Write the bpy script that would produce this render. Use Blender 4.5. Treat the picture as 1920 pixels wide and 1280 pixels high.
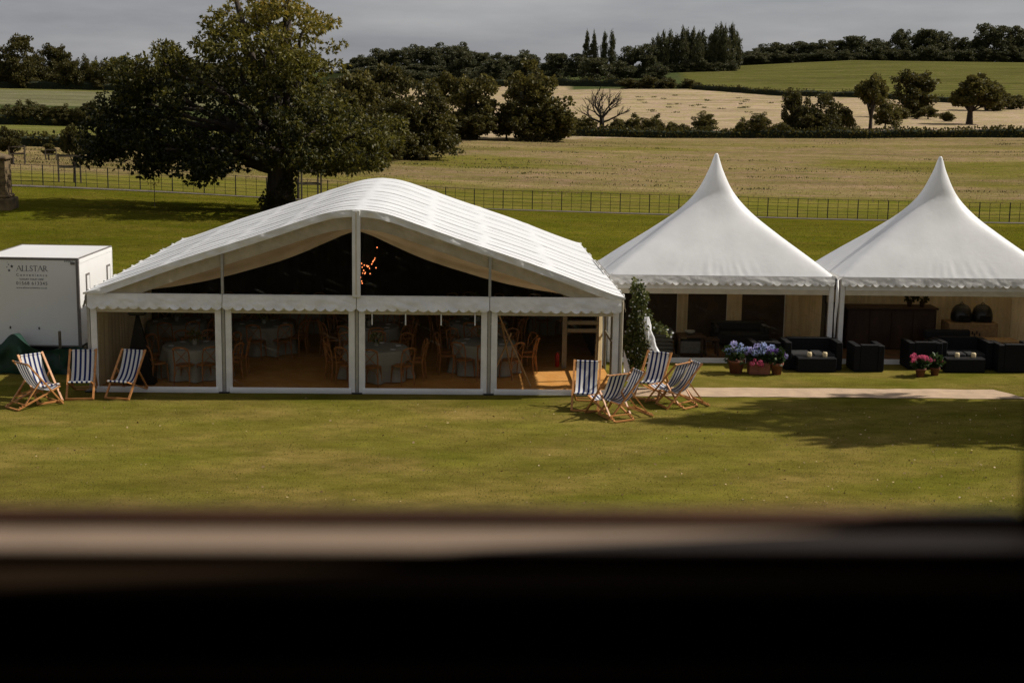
import bpy, math, random
import numpy as np
from mathutils import Matrix, Vector, noise as mnoise

for o in list(bpy.data.objects):
    bpy.data.objects.remove(o)
S = bpy.context.scene
C = S.collection
R = math.radians
PI = math.pi

# ------------------------------------------------------------------ camera
CAM_H, PITCH, ROLL, FPX = 6.828, 0.173316, 0.016015, 2667.0
cd = bpy.data.cameras.new('camera')
cam = bpy.data.objects.new('camera', cd)
C.objects.link(cam)
_r = Vector((1, 0, 0))
_f = Vector((0, math.cos(PITCH), -math.sin(PITCH)))
_u = Vector((0, math.sin(PITCH), math.cos(PITCH)))
_x = _r * math.cos(ROLL) + _u * math.sin(ROLL)
_y = _u * math.cos(ROLL) - _r * math.sin(ROLL)
m = Matrix.Identity(4)
for i in range(3):
    m[i][0], m[i][1], m[i][2] = _x[i], _y[i], -_f[i]
m[2][3] = CAM_H
cam.matrix_world = m
cd.lens = 50
cd.sensor_width = 36
cd.clip_start = 0.05
cd.clip_end = 6000
cd.dof.use_dof = True
cd.dof.focus_distance = 36
cd.dof.aperture_fstop = 5.6
S.camera = cam

# ------------------------------------------------------------------ sky, sun, exposure
YAW = 0.0424                      # the lawn's tents and the house share this heading
SUN_AZ, SUN_EL = YAW + R(9), R(44)
w = bpy.data.worlds.new('World')
S.world = w
w.use_nodes = True
nt = w.node_tree
nt.nodes.clear()
wo = nt.nodes.new('ShaderNodeOutputWorld')
bg = nt.nodes.new('ShaderNodeBackground')
sky = nt.nodes.new('ShaderNodeTexSky')
sky.sky_type = 'NISHITA'
sky.sun_disc = False
sky.sun_elevation = SUN_EL
sky.sun_rotation = PI / 2 - SUN_AZ
sky.air_density = 1.0
sky.dust_density = 2.0
hsv = nt.nodes.new('ShaderNodeHueSaturation')
hsv.inputs['Saturation'].default_value = 0.55
tc = nt.nodes.new('ShaderNodeTexCoord')
mp = nt.nodes.new('ShaderNodeMapping')
mp.inputs['Scale'].default_value = (1.6, 1.6, 9)
ns = nt.nodes.new('ShaderNodeTexNoise')
ns.inputs['Scale'].default_value = 2.2
ns.inputs['Detail'].default_value = 6
ns.inputs['Roughness'].default_value = 0.55
rp = nt.nodes.new('ShaderNodeValToRGB')
rp.color_ramp.elements[0].position = 0.3
rp.color_ramp.elements[0].color = (1.35, 1.42, 1.66, 1)
rp.color_ramp.elements[1].position = 0.75
rp.color_ramp.elements[1].color = (3.55, 3.52, 3.58, 1)
mx = nt.nodes.new('ShaderNodeMix')
mx.data_type = 'RGBA'
mx.inputs['Factor'].default_value = 0.85
L = nt.links.new
L(tc.outputs['Generated'], mp.inputs['Vector'])
L(mp.outputs[0], ns.inputs['Vector'])
L(ns.outputs['Fac'], rp.inputs['Fac'])
L(sky.outputs[0], hsv.inputs['Color'])
L(hsv.outputs[0], mx.inputs['A'])
L(rp.outputs[0], mx.inputs['B'])
L(mx.outputs['Result'], bg.inputs['Color'])
bg.inputs['Strength'].default_value = 0.1
L(bg.outputs[0], wo.inputs['Surface'])

sl = bpy.data.lights.new('sun', 'SUN')
sl.energy = 4.1
sl.angle = R(0.6)
sl.color = (1.0, 0.945, 0.86)
sun = bpy.data.objects.new('sun', sl)
C.objects.link(sun)
_sd = Vector((math.cos(SUN_AZ) * math.cos(SUN_EL), math.sin(SUN_AZ) * math.cos(SUN_EL), math.sin(SUN_EL)))
sun.rotation_euler = _sd.to_track_quat('Z', 'Y').to_euler()
S.view_settings.view_transform = 'Standard'
S.view_settings.look = 'None'
S.view_settings.exposure = 0.38
S.view_settings.gamma = 1
S.render.engine = 'CYCLES'
S.cycles.max_bounces = 8
S.cycles.transparent_max_bounces = 16
S.cycles.use_denoising = True

# ------------------------------------------------------------------ helpers
rnd = random.Random(7)
npr = np.random.default_rng(11)


def ray(px, py):
    a, b = px - 960.0, py - 640.0
    X = (a * math.cos(ROLL) + b * math.sin(ROLL)) / FPX
    Y = -(-a * math.sin(ROLL) + b * math.cos(ROLL)) / FPX
    c, s = math.cos(PITCH), math.sin(PITCH)
    return Vector((X, c + Y * s, -s + Y * c))


def atd(px, py, d):               # point seen at (px, py) standing d metres away
    r = ray(px, py)
    return Vector((0, 0, CAM_H)) + r * (d / r.y)


def atz(px, py, z=0.0):
    r = ray(px, py)
    return Vector((0, 0, CAM_H)) + r * ((z - CAM_H) / r.z)


MO = Vector((-9.513, 31.52, 0))
MR = Vector((math.cos(YAW), math.sin(YAW), 0))
MD = Vector((-math.sin(YAW), math.cos(YAW), 0))


def UV(u, v, z=0.0):              # tent grid: u along the fronts, v going back
    return MO + MR * u + MD * v + Vector((0, 0, z))


def new_mat(name):
    m = bpy.data.materials.new(name)
    m.use_nodes = True
    return m, m.node_tree, m.node_tree.nodes['Principled BSDF']


def mat(name, col, rough=0.6, var=0.12, scale=6.0, bump=0.0, bscale=None, spec=0.3, metal=0.0, col2=None, trans=0.0,
        stretch=(1, 1, 1)):
    m, t, b = new_mat(name)
    N = t.nodes
    b.inputs['Roughness'].default_value = rough
    b.inputs['Specular IOR Level'].default_value = spec
    b.inputs['Metallic'].default_value = metal
    tc = N.new('ShaderNodeTexCoord')
    mp = N.new('ShaderNodeMapping')
    mp.inputs['Scale'].default_value = stretch
    t.links.new(tc.outputs['Object'], mp.inputs['Vector'])
    n = N.new('ShaderNodeTexNoise')
    n.inputs['Scale'].default_value = scale
    n.inputs['Detail'].default_value = 5
    t.links.new(mp.outputs[0], n.inputs['Vector'])
    r = N.new('ShaderNodeValToRGB')
    c2 = col2 or tuple(c * (1 + var) for c in col)
    c1 = tuple(c * (1 - var) for c in col) if col2 is None else col
    r.color_ramp.elements[0].position = 0.35
    r.color_ramp.elements[1].position = 0.68
    r.color_ramp.elements[0].color = (*c1, 1)
    r.color_ramp.elements[1].color = (*c2, 1)
    t.links.new(n.outputs['Fac'], r.inputs['Fac'])
    t.links.new(r.outputs[0], b.inputs['Base Color'])
    if bump:
        n2 = N.new('ShaderNodeTexNoise')
        n2.inputs['Scale'].default_value = bscale or scale * 4
        n2.inputs['Detail'].default_value = 4
        t.links.new(mp.outputs[0], n2.inputs['Vector'])
        bp = N.new('ShaderNodeBump')
        bp.inputs['Strength'].default_value = bump
        bp.inputs['Distance'].default_value = 0.02
        t.links.new(n2.outputs['Fac'], bp.inputs['Height'])
        t.links.new(bp.outputs[0], b.inputs['Normal'])
    if trans:
        tr = N.new('ShaderNodeBsdfTranslucent')
        t.links.new(r.outputs[0], tr.inputs['Color'])
        ms = N.new('ShaderNodeMixShader')
        ms.inputs[0].default_value = trans
        t.links.new(b.outputs[0], ms.inputs[1])
        t.links.new(tr.outputs[0], ms.inputs[2])
        t.links.new(ms.outputs[0], N['Material Output'].inputs['Surface'])
    return m


def leaf_mat(name, dark, light, trans=0.3, rough=0.55):
    """leaf colour runs from dark to light with the per-leaf 'tint' attribute"""
    m, t, b = new_mat(name)
    N = t.nodes
    a = N.new('ShaderNodeAttribute')
    a.attribute_name = 'tint'
    r = N.new('ShaderNodeValToRGB')
    r.color_ramp.elements[0].color = (*dark, 1)
    r.color_ramp.elements[1].color = (*light, 1)
    t.links.new(a.outputs['Fac'], r.inputs['Fac'])
    b.inputs['Roughness'].default_value = rough
    b.inputs['Specular IOR Level'].default_value = 0.25
    t.links.new(r.outputs[0], b.inputs['Base Color'])
    tr = N.new('ShaderNodeBsdfTranslucent')
    t.links.new(r.outputs[0], tr.inputs['Color'])
    ms = N.new('ShaderNodeMixShader')
    ms.inputs[0].default_value = trans
    t.links.new(b.outputs[0], ms.inputs[1])
    t.links.new(tr.outputs[0], ms.inputs[2])
    t.links.new(ms.outputs[0], N['Material Output'].inputs['Surface'])
    return m


class MB:
    """collects simple shapes; build() links them as one mesh object"""

    def __init__(self):
        self.v, self.f = [], []

    def add(self, vs, fs):
        b = len(self.v)
        self.v += [tuple(p) for p in vs]
        self.f += [tuple(i + b for i in q) for q in fs]
        return self

    def box(self, a, b):
        x0, y0, z0 = a
        x1, y1, z1 = b
        return self.add([(x0, y0, z0), (x1, y0, z0), (x1, y1, z0), (x0, y1, z0), (x0, y0, z1), (x1, y0, z1), (x1, y1, z1), (x0, y1, z1)],
                        [(3, 2, 1, 0), (4, 5, 6, 7), (0, 1, 5, 4), (1, 2, 6, 5), (2, 3, 7, 6), (3, 0, 4, 7)])

    def bbox(self, a, b, e=0.01):
        """box with chamfered edges"""
        a = Vector(a)
        b = Vector(b)
        c = (a + b) / 2
        h = (b - a) / 2
        vs, ids = [], {}
        for sx in (-1, 1):
            for sy in (-1, 1):
                for sz in (-1, 1):
                    for k in range(3):
                        p = Vector((sx * (h.x - e), sy * (h.y - e), sz * (h.z - e)))
                        p[k] += (sx, sy, sz)[k] * e
                        ids[(sx, sy, sz, k)] = len(vs)
                        vs.append(c + p)
        fs = []
        for k in range(3):
            i, j = (k + 1) % 3, (k + 2) % 3
            for s in (-1, 1):
                q = []
                for (p, r_) in ((-1, -1), (1, -1), (1, 1), (-1, 1)):
                    t = [0, 0, 0]
                    t[k], t[i], t[j] = s, p, r_
                    q.append(ids[(*t, k)])
                fs.append(tuple(q if s > 0 else q[::-1]))
        for k in range(3):
            i, j = (k + 1) % 3, (k + 2) % 3
            for p in (-1, 1):
                for q in (-1, 1):
                    t0, t1 = [0, 0, 0], [0, 0, 0]
                    t0[k], t1[k] = -1, 1
                    t0[i] = t1[i] = p
                    t0[j] = t1[j] = q
                    fs.append((ids[(*t0, i)], ids[(*t1, i)], ids[(*t1, j)], ids[(*t0, j)]))
        for sx in (-1, 1):
            for sy in (-1, 1):
                for sz in (-1, 1):
                    fs.append(tuple(ids[(sx, sy, sz, k)] for k in range(3)))
        return self.add(vs, fs)

    def bar(self, p, q, w, h=None, up=(0, 0, 1)):
        p, q = Vector(p), Vector(q)
        h = h or w
        d = (q - p).normalized()
        s = d.cross(Vector(up))
        if s.length < 1e-4:
            s = d.cross(Vector((1, 0, 0)))
        s.normalize()
        t = s.cross(d)
        s, t = s * w / 2, t * h / 2
        return self.add([p - s - t, p + s - t, p + s + t, p - s + t, q - s - t, q + s - t, q + s + t, q - s + t],
                        [(3, 2, 1, 0), (4, 5, 6, 7), (0, 1, 5, 4), (1, 2, 6, 5), (2, 3, 7, 6), (3, 0, 4, 7)])

    def tube(self, pts, rs, n=8, cap=True):
        pts = [Vector(p) for p in pts]
        if not hasattr(rs, '__len__'):
            rs = [rs] * len(pts)
        vs, fs = [], []
        ref = None
        for i, p in enumerate(pts):
            d = (pts[min(i + 1, len(pts) - 1)] - pts[max(i - 1, 0)]).normalized()
            if ref is None:
                ref = d.orthogonal().normalized()
            ref = (ref - d * ref.dot(d))
            ref = ref.normalized() if ref.length > 1e-5 else d.orthogonal().normalized()
            s = d.cross(ref)
            for k in range(n):
                a = 2 * PI * k / n
                vs.append(p + (ref * math.cos(a) + s * math.sin(a)) * rs[i])
        for i in range(len(pts) - 1):
            for k in range(n):
                fs.append((i * n + k, i * n + (k + 1) % n, (i + 1) * n + (k + 1) % n, (i + 1) * n + k))
        if cap:
            fs.append(tuple(range(n))[::-1])
            fs.append(tuple(range((len(pts) - 1) * n, len(pts) * n)))
        return self.add(vs, fs)

    def lathe(self, prof, n=16, c=(0, 0, 0)):
        vs, fs = [], []
        for (r_, z) in prof:
            for k in range(n):
                a = 2 * PI * k / n
                vs.append((c[0] + r_ * math.cos(a), c[1] + r_ * math.sin(a), c[2] + z))
        for i in range(len(prof) - 1):
            for k in range(n):
                fs.append((i * n + k, i * n + (k + 1) % n, (i + 1) * n + (k + 1) % n, (i + 1) * n + k))
        fs.append(tuple(range(n))[::-1])
        fs.append(tuple(range((len(prof) - 1) * n, len(prof) * n)))
        return self.add(vs, fs)

    def grid(self, fn, nu, nv):
        vs = [fn(i / nu, j / nv) for j in range(nv + 1) for i in range(nu + 1)]
        fs = [(j * (nu + 1) + i, j * (nu + 1) + i + 1, (j + 1) * (nu + 1) + i + 1, (j + 1) * (nu + 1) + i) for j in range(nv) for i in range(nu)]
        return self.add(vs, fs)

    def ball(self, c, r, n=8, m_=6, sq=(1, 1, 1)):
        prof = [(r * math.sin(PI * i / m_), -r * math.cos(PI * i / m_)) for i in range(m_ + 1)]
        vs, fs = [], []
        for (q, z) in prof:
            for k in range(n):
                a = 2 * PI * k / n
                vs.append((c[0] + q * sq[0] * math.cos(a), c[1] + q * sq[1] * math.sin(a), c[2] + z * sq[2]))
        for i in range(m_):
            for k in range(n):
                fs.append((i * n + k, i * n + (k + 1) % n, (i + 1) * n + (k + 1) % n, (i + 1) * n + k))
        return self.add(vs, fs)

    def build(self, name, material, parent=None, smooth=False, loc=None):
        me = bpy.data.meshes.new(name)
        me.from_pydata(self.v, [], self.f)
        me.validate(clean_customdata=False)
        if smooth:
            me.polygons.foreach_set('use_smooth', [True] * len(me.polygons))
        return link(name, me, material, parent, loc)


def link(name, me, material, parent=None, loc=None):
    if material and not me.materials:
        me.materials.append(material)
    o = bpy.data.objects.new(name, me)
    C.objects.link(o)
    if parent:
        o.parent = parent
    if loc is not None:
        o.location = loc
    return o


def tag(o, label, cat, group=None):
    o['label'] = label
    o['category'] = cat
    if group:
        o['group'] = group
    return o


def thing(name, label, cat, loc=(0, 0, 0), rz=0.0, group=None):
    o = bpy.data.objects.new(name, None)
    o.empty_display_size = 0.2
    C.objects.link(o)
    o.location = loc
    o.rotation_euler = (0, 0, rz)
    return tag(o, label, cat, group)


def structure(o):
    o['kind'] = 'structure'
    return o


def stuff(o):
    o['kind'] = 'stuff'
    return o


def kids(o):
    return [c for c in bpy.data.objects if c.parent == o]


_kid_cache = {}


def dup(root, loc, rz, label=None, group=None, scale=None):
    r = root.copy()
    C.objects.link(r)
    r.location = loc
    r.rotation_euler = (0, 0, rz)
    if scale is not None:
        r.scale = scale
    if label:
        r['label'] = label
    if group:
        r['group'] = group
    if root.name not in _kid_cache:
        _kid_cache[root.name] = [(c, kids(c)) for c in kids(root)]
    for c, gs in _kid_cache[root.name]:
        k = c.copy()
        C.objects.link(k)
        k.parent = r
        for g in gs:
            q = g.copy()
            C.objects.link(q)
            q.parent = k
    return r


def leaf_cards(name, P, N_, size, tint, aspect=0.55, fold=0.0):
    """many leaf-shaped faces: P positions, N_ leaf direction vectors, diamond leaves"""
    n = len(P)
    d = N_ / (np.linalg.norm(N_, axis=1, keepdims=True) + 1e-9)
    rv = npr.normal(size=(n, 3))
    s = np.cross(d, rv)
    s /= np.linalg.norm(s, axis=1, keepdims=True) + 1e-9
    sz = np.broadcast_to(np.asarray(size, float), (n,))[:, None]
    V = np.empty((n, 4, 3))
    V[:, 0] = P
    V[:, 1] = P + d * sz * 0.55 + s * sz * aspect * 0.5
    V[:, 2] = P + d * sz
    V[:, 3] = P + d * sz * 0.55 - s * sz * aspect * 0.5
    V[:, 2, 2] -= fold * sz[:, 0]
    me = bpy.data.meshes.new(name)
    me.vertices.add(n * 4)
    me.vertices.foreach_set('co', V.reshape(-1).astype(np.float32))
    me.loops.add(n * 4)
    me.loops.foreach_set('vertex_index', np.arange(n * 4, dtype=np.int32))
    me.polygons.add(n)
    me.polygons.foreach_set('loop_start', np.arange(0, n * 4, 4, dtype=np.int32))
    me.update(calc_edges=True)
    at = me.attributes.new('tint', 'FLOAT', 'FACE')
    at.data.foreach_set('value', np.clip(tint, 0, 1).astype(np.float32))
    return me


def lobe_points(lobes, n, shell=0.55):
    """points in the outer shell of many ellipsoid lobes (cx,cy,cz,rx,ry,rz)"""
    L_ = np.array(lobes, float)
    wt = (L_[:, 3] * L_[:, 4] + L_[:, 4] * L_[:, 5] + L_[:, 3] * L_[:, 5])
    idx = npr.choice(len(L_), size=n, p=wt / wt.sum())
    d = npr.normal(size=(n, 3))
    d /= np.linalg.norm(d, axis=1, keepdims=True)
    r = shell + (1 - shell) * npr.random(n) ** 0.6
    r *= 1 + 0.10 * npr.normal(size=n)
    P = L_[idx, :3] + d * r[:, None] * L_[idx, 3:6]
    return P, d, idx


# ------------------------------------------------------------------ materials
M = {}
M['pvc'] = mat('white_pvc', (0.85, 0.85, 0.85), 0.42, 0.06, 1.3, bump=0.15, bscale=9, spec=0.4, trans=0.24)
M['voile'] = mat('ivory_ceiling_voile', (0.72, 0.60, 0.38), 0.8, 0.08, 2.0, trans=0.65)
M['pvc_soft'] = mat('creased_white_fabric', (0.68, 0.665, 0.635), 0.6, 0.09, 3.0, bump=0.35, bscale=14)
M['ivory'] = mat('ivory_lining', (0.74, 0.60, 0.37), 0.8, 0.10, 2.0, bump=0.2, bscale=8, trans=0.4)
M['swag'] = mat('ivory_swag_cloth', (0.52, 0.38, 0.20), 0.8, 0.10, 2.0, bump=0.3, bscale=8, trans=0.3)
M['roompaint'] = mat('bounce_room_paint', (0.40, 0.28, 0.18), 0.9, 0.1, 3)  # unseen room surfaces, lightened to bounce window light onto the sill panel
M['deadwood'] = mat('dead_wood', (0.022, 0.018, 0.014), 0.95, 0.3, 5)
M['cream'] = mat('cream_trim', (0.52, 0.46, 0.35), 0.7, 0.1, 4)
M['alu'] = mat('dull_aluminium', (0.33, 0.32, 0.30), 0.45, 0.08, 8, metal=0.5)
M['black_cloth'] = mat('black_lining', (0.010, 0.008, 0.007), 0.9, 0.3, 3)
M['brown_cloth'] = mat('dark_brown_drape', (0.05, 0.032, 0.018), 0.9, 0.3, 3)
M['coir'] = mat('coir_matting', (0.50, 0.23, 0.05), 0.95, 0.2, 2.5, bump=0.5, bscale=60, col2=(0.58, 0.29, 0.08))
M['darkmat'] = mat('dark_floor_matting', (0.13, 0.065, 0.025), 0.95, 0.2, 3)
M['weed'] = leaf_mat('field_weeds', (0.045, 0.045, 0.012), (0.12, 0.105, 0.03), 0.35)
M['jute'] = mat('jute_path', (0.40, 0.285, 0.185), 0.95, 0.12, 3, bump=0.6, bscale=50)
M['beech'] = mat('oiled_hardwood', (0.36, 0.15, 0.045), 0.45, 0.2, 5, stretch=(1, 1, 6), col2=(0.50, 0.23, 0.075))
M['chairwood'] = mat('brown_chair_wood', (0.29, 0.12, 0.037), 0.5, 0.25, 9)
M['cloth'] = mat('pale_tablecloth', (0.28, 0.27, 0.225), 0.8, 0.06, 4)
M['rattan'] = mat('black_rattan', (0.006, 0.006, 0.007), 0.6, 0.4, 70, bump=0.6, bscale=90, spec=0.15)
M['cushion'] = mat('charcoal_cushion', (0.018, 0.017, 0.016), 0.9, 0.2, 20)
M['terracotta'] = mat('terracotta', (0.19, 0.072, 0.042), 0.8, 0.25, 7, bump=0.2)
M['blackmetal'] = mat('black_metal', (0.012, 0.012, 0.013), 0.35, 0.2, 9, spec=0.5)
M['darkwood'] = mat('dark_stained_wood', (0.045, 0.022, 0.012), 0.5, 0.3, 6, stretch=(1, 1, 0.3))
M['paleoak'] = mat('pale_oak', (0.42, 0.26, 0.12), 0.6, 0.2, 6)
M['hessian'] = mat('hessian_cloth', (0.30, 0.19, 0.09), 0.95, 0.2, 12, bump=0.4, bscale=80)
M['greyblanket'] = mat('grey_wool', (0.13, 0.125, 0.115), 0.95, 0.2, 18, bump=0.4)
M['trailer'] = mat('white_grp_panel', (0.66, 0.645, 0.62), 0.35, 0.03, 0.8, spec=0.4)
M['trailer_side'] = M['trailer']
M['trim'] = mat('grey_trim', (0.13, 0.115, 0.105), 0.5, 0.1, 8)
M['ink'] = mat('black_ink', (0.012, 0.012, 0.016), 0.6, 0.1, 4)
M['tarp'] = mat('dark_green_tarpaulin', (0.008, 0.035, 0.022), 0.5, 0.3, 4, bump=0.4, bscale=10)
M['iron'] = mat('weathered_iron', (0.035, 0.033, 0.028), 0.7, 0.3, 10)
M['doorframe'] = mat('olive_grey_frame', (0.17, 0.155, 0.12), 0.5, 0.1, 8)
M['timber'] = mat('weathered_timber', (0.10, 0.08, 0.055), 0.85, 0.3, 9)
M['stone'] = mat('weathered_stone', (0.07, 0.048, 0.025), 0.9, 0.4, 3, bump=0.6, bscale=12, col2=(0.19, 0.13, 0.06))
M['bark'] = mat('dark_bark', (0.045, 0.034, 0.024), 0.95, 0.35, 5, bump=0.8, bscale=18, stretch=(1, 1, 0.25))
M['red'] = mat('red_enamel', (0.35, 0.015, 0.012), 0.3, 0.1, 8)
M['wax'] = mat('cream_candle', (0.62, 0.50, 0.30), 0.5, 0.1, 10)
M['sashwood'] = mat('dark_brown_sash', (0.075, 0.028, 0.008), 0.5, 0.2, 8)
M['sillpaint'] = mat('pale_sill_paint', (0.21, 0.15, 0.105), 0.6, 0.06, 20)
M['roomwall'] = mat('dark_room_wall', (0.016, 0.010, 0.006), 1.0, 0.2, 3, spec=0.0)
M['housestone'] = mat('house_stone', (0.30, 0.22, 0.12), 0.9, 0.2, 2, bump=0.4)
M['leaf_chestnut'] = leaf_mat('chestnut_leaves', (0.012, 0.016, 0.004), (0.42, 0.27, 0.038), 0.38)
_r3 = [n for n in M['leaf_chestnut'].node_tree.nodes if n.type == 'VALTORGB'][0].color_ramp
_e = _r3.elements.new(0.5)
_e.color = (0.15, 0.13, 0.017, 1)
M['leaf_dark'] = leaf_mat('dark_tree_leaves', (0.026, 0.026, 0.007), (0.130, 0.108, 0.024), 0.34)
M['leaf_mid'] = leaf_mat('green_tree_leaves', (0.036, 0.036, 0.009), (0.185, 0.150, 0.034), 0.36)
M['leaf_far'] = leaf_mat('far_tree_leaves', (0.032, 0.036, 0.016), (0.125, 0.118, 0.045), 0.3)  # bluish cast in the leaf colour stands in for distance haze
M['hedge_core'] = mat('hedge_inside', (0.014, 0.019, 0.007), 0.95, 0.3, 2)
M['leaf_vine'] = leaf_mat('vine_leaves', (0.02, 0.035, 0.008), (0.22, 0.22, 0.06), 0.3)
M['leaf_hyd'] = leaf_mat('hydrangea_leaves', (0.015, 0.035, 0.008), (0.06, 0.09, 0.02), 0.25)
M['leaf_yellow'] = leaf_mat('yellowing_leaves', (0.16, 0.11, 0.015), (0.42, 0.26, 0.04), 0.3)
M['fallen'] = leaf_mat('fallen_leaf', (0.10, 0.045, 0.012), (0.62, 0.48, 0.25), 0.1)
M['grassblade'] = leaf_mat('grass_blade', (0.065, 0.068, 0.006), (0.15, 0.135, 0.016), 0.4)
M['tuft'] = leaf_mat('field_tuft', (0.10, 0.085, 0.02), (0.30, 0.22, 0.10), 0.45)
for k, (a, b_) in dict(blue=((0.10, 0.15, 0.36), (0.50, 0.57, 0.82)), lilac=((0.17, 0.14, 0.40), (0.58, 0.54, 0.82)),
                       purple=((0.10, 0.035, 0.26), (0.32, 0.16, 0.55)), pink=((0.35, 0.03, 0.10), (0.75, 0.16, 0.28))).items():
    M['pet_' + k] = leaf_mat('petals_' + k, a, b_, 0.4)


def clear_pvc():
    m, t, b = new_mat('clear_pvc_window')
    N = t.nodes
    tr = N.new('ShaderNodeBsdfTransparent')
    tr.inputs['Color'].default_value = (0.93, 0.91, 0.87, 1)
    gl = N.new('ShaderNodeBsdfGlossy')
    gl.inputs['Roughness'].default_value = 0.12
    fr = N.new('ShaderNodeFresnel')
    fr.inputs['IOR'].default_value = 1.17
    tc = N.new('ShaderNodeTexCoord')
    mp = N.new('ShaderNodeMapping')
    mp.vector_type = 'TEXTURE'
    mp.inputs['Scale'].default_value = (2.8, 1, 0.33)
    mp.inputs['Rotation'].default_value = (0, R(20), 0)
    n = N.new('ShaderNodeTexNoise')
    n.inputs['Scale'].default_value = 3.0
    n.inputs['Detail'].default_value = 7
    n.inputs['Distortion'].default_value = 1.2
    t.links.new(tc.outputs['Object'], mp.inputs[0])
    t.links.new(mp.outputs[0], n.inputs[0])
    bp = N.new('ShaderNodeBump')
    bp.inputs['Strength'].default_value = 0.6
    bp.inputs['Distance'].default_value = 0.03
    t.links.new(n.outputs['Fac'], bp.inputs['Height'])
    t.links.new(bp.outputs[0], gl.inputs['Normal'])
    m1 = N.new('ShaderNodeMixShader')
    t.links.new(fr.outputs[0], m1.inputs[0])
    t.links.new(tr.outputs[0], m1.inputs[1])
    t.links.new(gl.outputs[0], m1.inputs[2])
    # thin whitish creases in the sheet
    n2 = N.new('ShaderNodeTexNoise')
    n2.inputs['Scale'].default_value = 2.2
    n2.inputs['Detail'].default_value = 9
    n2.inputs['Roughness'].default_value = 0.62
    n2.inputs['Distortion'].default_value = 0.8
    mp2 = N.new('ShaderNodeMapping')
    mp2.vector_type = 'TEXTURE'
    mp2.inputs['Scale'].default_value = (2.4, 1, 0.16)
    mp2.inputs['Rotation'].default_value = (0, R(24), 0)
    t.links.new(tc.outputs['Object'], mp2.inputs[0])
    t.links.new(mp2.outputs[0], n2.inputs[0])
    rr = N.new('ShaderNodeValToRGB')
    rr.color_ramp.elements[0].position = 0.60
    rr.color_ramp.elements[0].color = (0, 0, 0, 1)
    rr.color_ramp.elements[1].position = 0.76
    rr.color_ramp.elements[1].color = (0.30, 0.30, 0.30, 1)
    t.links.new(n2.outputs['Fac'], rr.inputs[0])
    df = N.new('ShaderNodeBsdfTranslucent')
    df.inputs['Color'].default_value = (0.7, 0.68, 0.62, 1)
    d2 = N.new('ShaderNodeBsdfDiffuse')
    d2.inputs['Color'].default_value = (0.6, 0.57, 0.5, 1)
    m3 = N.new('ShaderNodeMixShader')
    t.links.new(df.outputs[0], m3.inputs[1])
    t.links.new(d2.outputs[0], m3.inputs[2])
    m2 = N.new('ShaderNodeMixShader')
    t.links.new(rr.outputs[0], m2.inputs[0])
    t.links.new(m1.outputs[0], m2.inputs[1])
    t.links.new(m3.outputs[0], m2.inputs[2])
    t.links.new(m2.outputs[0], N['Material Output'].inputs['Surface'])
    return m


M['clear'] = clear_pvc()


def stripe_mat():
    m, t, b = new_mat('blue_white_deckchair_canvas')
    N = t.nodes
    tc = N.new('ShaderNodeTexCoord')
    sx = N.new('ShaderNodeSeparateXYZ')
    t.links.new(tc.outputs['Object'], sx.inputs[0])
    a = N.new('ShaderNodeMath')
    a.operation = 'MULTIPLY_ADD'
    a.inputs[1].default_value = 1 / 0.104
    a.inputs[2].default_value = 10 + 0.25
    t.links.new(sx.outputs['Y'], a.inputs[0])
    f = N.new('ShaderNodeMath')
    f.operation = 'FRACT'
    t.links.new(a.outputs[0], f.inputs[0])
    g = N.new('ShaderNodeMath')
    g.operation = 'GREATER_THAN'
    g.inputs[1].default_value = 0.54
    t.links.new(f.outputs[0], g.inputs[0])
    mx = N.new('ShaderNodeMix')
    mx.data_type = 'RGBA'
    mx.inputs['A'].default_value = (0.66, 0.65, 0.63, 1)
    mx.inputs['B'].default_value = (0.013, 0.023, 0.10, 1)
    t.links.new(g.outputs[0], mx.inputs['Factor'])
    t.links.new(mx.outputs['Result'], b.inputs['Base Color'])
    b.inputs['Roughness'].default_value = 0.85
    b.inputs['Specular IOR Level'].default_value = 0.15
    tr = N.new('ShaderNodeBsdfTranslucent')
    t.links.new(mx.outputs['Result'], tr.inputs['Color'])
    ms = N.new('ShaderNodeMixShader')
    ms.inputs[0].default_value = 0.2
    t.links.new(b.outputs[0], ms.inputs[1])
    t.links.new(tr.outputs[0], ms.inputs[2])
    t.links.new(ms.outputs[0], N['Material Output'].inputs['Surface'])
    return m


M['stripe'] = stripe_mat()


def emis(name, col, s):
    m, t, b = new_mat(name)
    b.inputs['Emission Color'].default_value = (*col, 1)
    b.inputs['Emission Strength'].default_value = s
    b.inputs['Base Color'].default_value = (0.2, 0.1, 0.05, 1)
    return m


M['bulb'] = emis('warm_bulb', (1.0, 0.27, 0.09), 1.8)

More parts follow.
